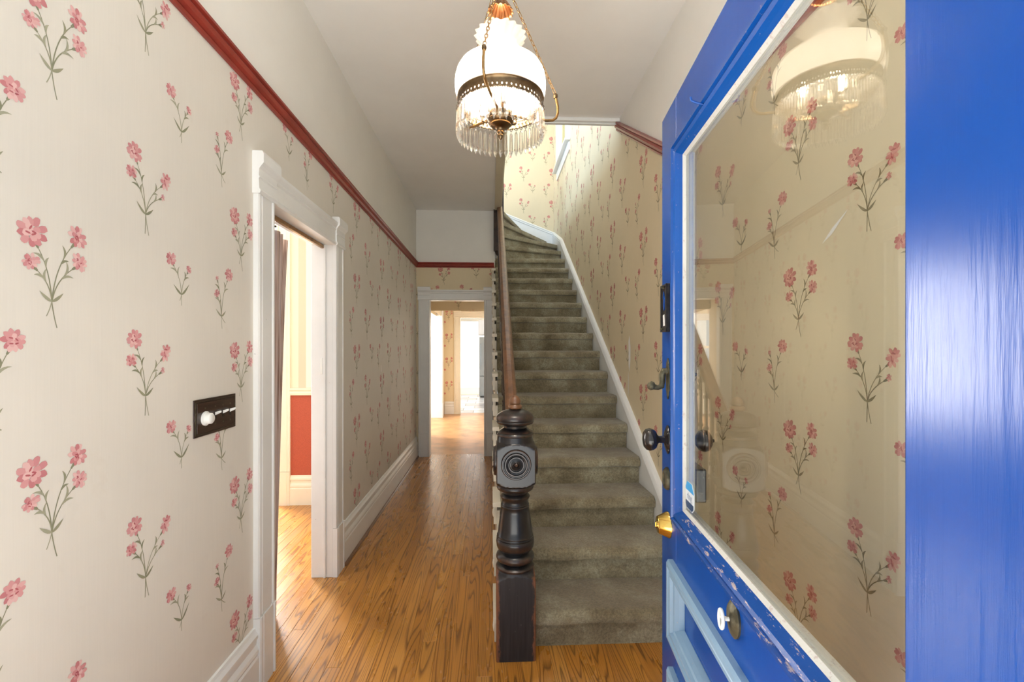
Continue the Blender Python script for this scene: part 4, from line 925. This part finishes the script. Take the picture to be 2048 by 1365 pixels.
for j in range(3):
    a = math.radians(-90 - 15 + 120 * j); c_, s_ = math.cos(a), math.sin(a)
    pts = [(.030, 2.150), (.075, 2.146), (.120, 2.148), (.160, 2.150), (.180, 2.154), (.192, 2.164), (.198, 2.180), (.198, 2.200), (.195, 2.216), (.191, 2.232)]
    cb_(MB().tube([(r * c_, r * s_, Z(z)) for r, z in pts], [.0045] * 9 + [.0045], 10), 'arm', M['brass'])
    cb_(MB().lathe([(.0055, Z(2.228)), (.0075, Z(2.233)), (.0075, Z(2.240)), (.004, Z(2.244))], (.190 * c_, .190 * s_, 0), 14), 'arm_cap', M['brassdark'])
    chain(Vector((.189 * c_, .189 * s_, Z(2.243))), APEX + Vector((.012 * c_, .012 * s_, -.004)))
cb_(MB().lathe([(.016, Z(2.578)), (.018, Z(2.586)), (.014, Z(2.592)), (.005, Z(2.60))], seg=20), 'crown', M['brass'])
BL = [(.003, 2.512), (.010, 2.510), (.020, 2.502), (.029, 2.490), (.035, 2.478), (.040, 2.470)]
mb = MB(); mb.lathe([(r, Z(z)) for r, z in BL], seg=96, wob=lambda a, k: 1 + (.02 + .05 * k / 5) * math.cos(16 * a), closed=False); o = mb.build('smoke_bell', M['bell'], ch); so = o.modifiers.new('metal_thickness', 'SOLIDIFY'); so.thickness = .001
chain(Vector((0, 0, Z(2.512))), APEX, .0175); chain(APEX + Vector((0, 0, .012)), Vector((0, 0, Z(3.105))), .0175)
cb_(MB().lathe([(.060, Z(3.1295)), (.058, Z(3.122)), (.030, Z(3.110)), (.008, Z(3.100))], seg=32), 'ceiling_canopy', M['brass'])

# ------------------------------------------------------------------ switch plate on the left wall
sw = empty('light_switch_plate', (XL, 1.64, 1.168)); tag(sw, 'dark wood four-gang switch plate with dimmer beside the left doorway', 'switch plate')
MB().box((0, -.120, -.062), (.004, .120, .062)).build('back_plate', M['switchplate'], sw, bevel=.001)
MB().box((.004, -.108, -.050), (.0065, .108, .050)).build('face_plate', M['switchplate'], sw, bevel=.001)
mb = MB()
for z in (-.0545, .0545): mb.box((.004, -.114, z - .0008), (.0055, .114, z + .0008))
for y in (-.113, .113): mb.box((.004, y - .0008, -.055), (.0055, y + .0008, .055))
mb.build('edge_line', M['oldmetal'], sw)
MB().lathe([(.024, 0), (.024, .004), (.019, .006), (.018, .020), (.015, .023), (0, .023)], seg=32, axis='x').build('dimmer_knob', M['white_plastic'], sw, (.0065, -.066, -.004))
for i, y in enumerate((-.010, .036, .080)):
    MB().box((.0065, y - .005, -.012), (.008, y + .005, .012)).build('toggle_slot', M['darkplate'], sw)
    MB().add([(.006, y - .0045, -.002), (.006, y + .0045, -.002), (.006, y + .0045, .010), (.006, y - .0045, .010), (.026, y - .0035, .008), (.026, y + .0035, .008), (.026, y + .0035, .015), (.026, y - .0035, .015)], [(0, 3, 2, 1), (4, 5, 6, 7), (0, 1, 5, 4), (1, 2, 6, 5), (2, 3, 7, 6), (3, 0, 4, 7)]).build('toggle', M['white_plastic'], sw, bevel=.001)
for y in (-.066, -.010, .036, .080):
    for z in (-.030, .030): MB().lathe([(.003, 0), (.003, .001), (0, .0016)], seg=10, axis='x').build('screw', M['oldmetal'], sw, (.0065, y, z))
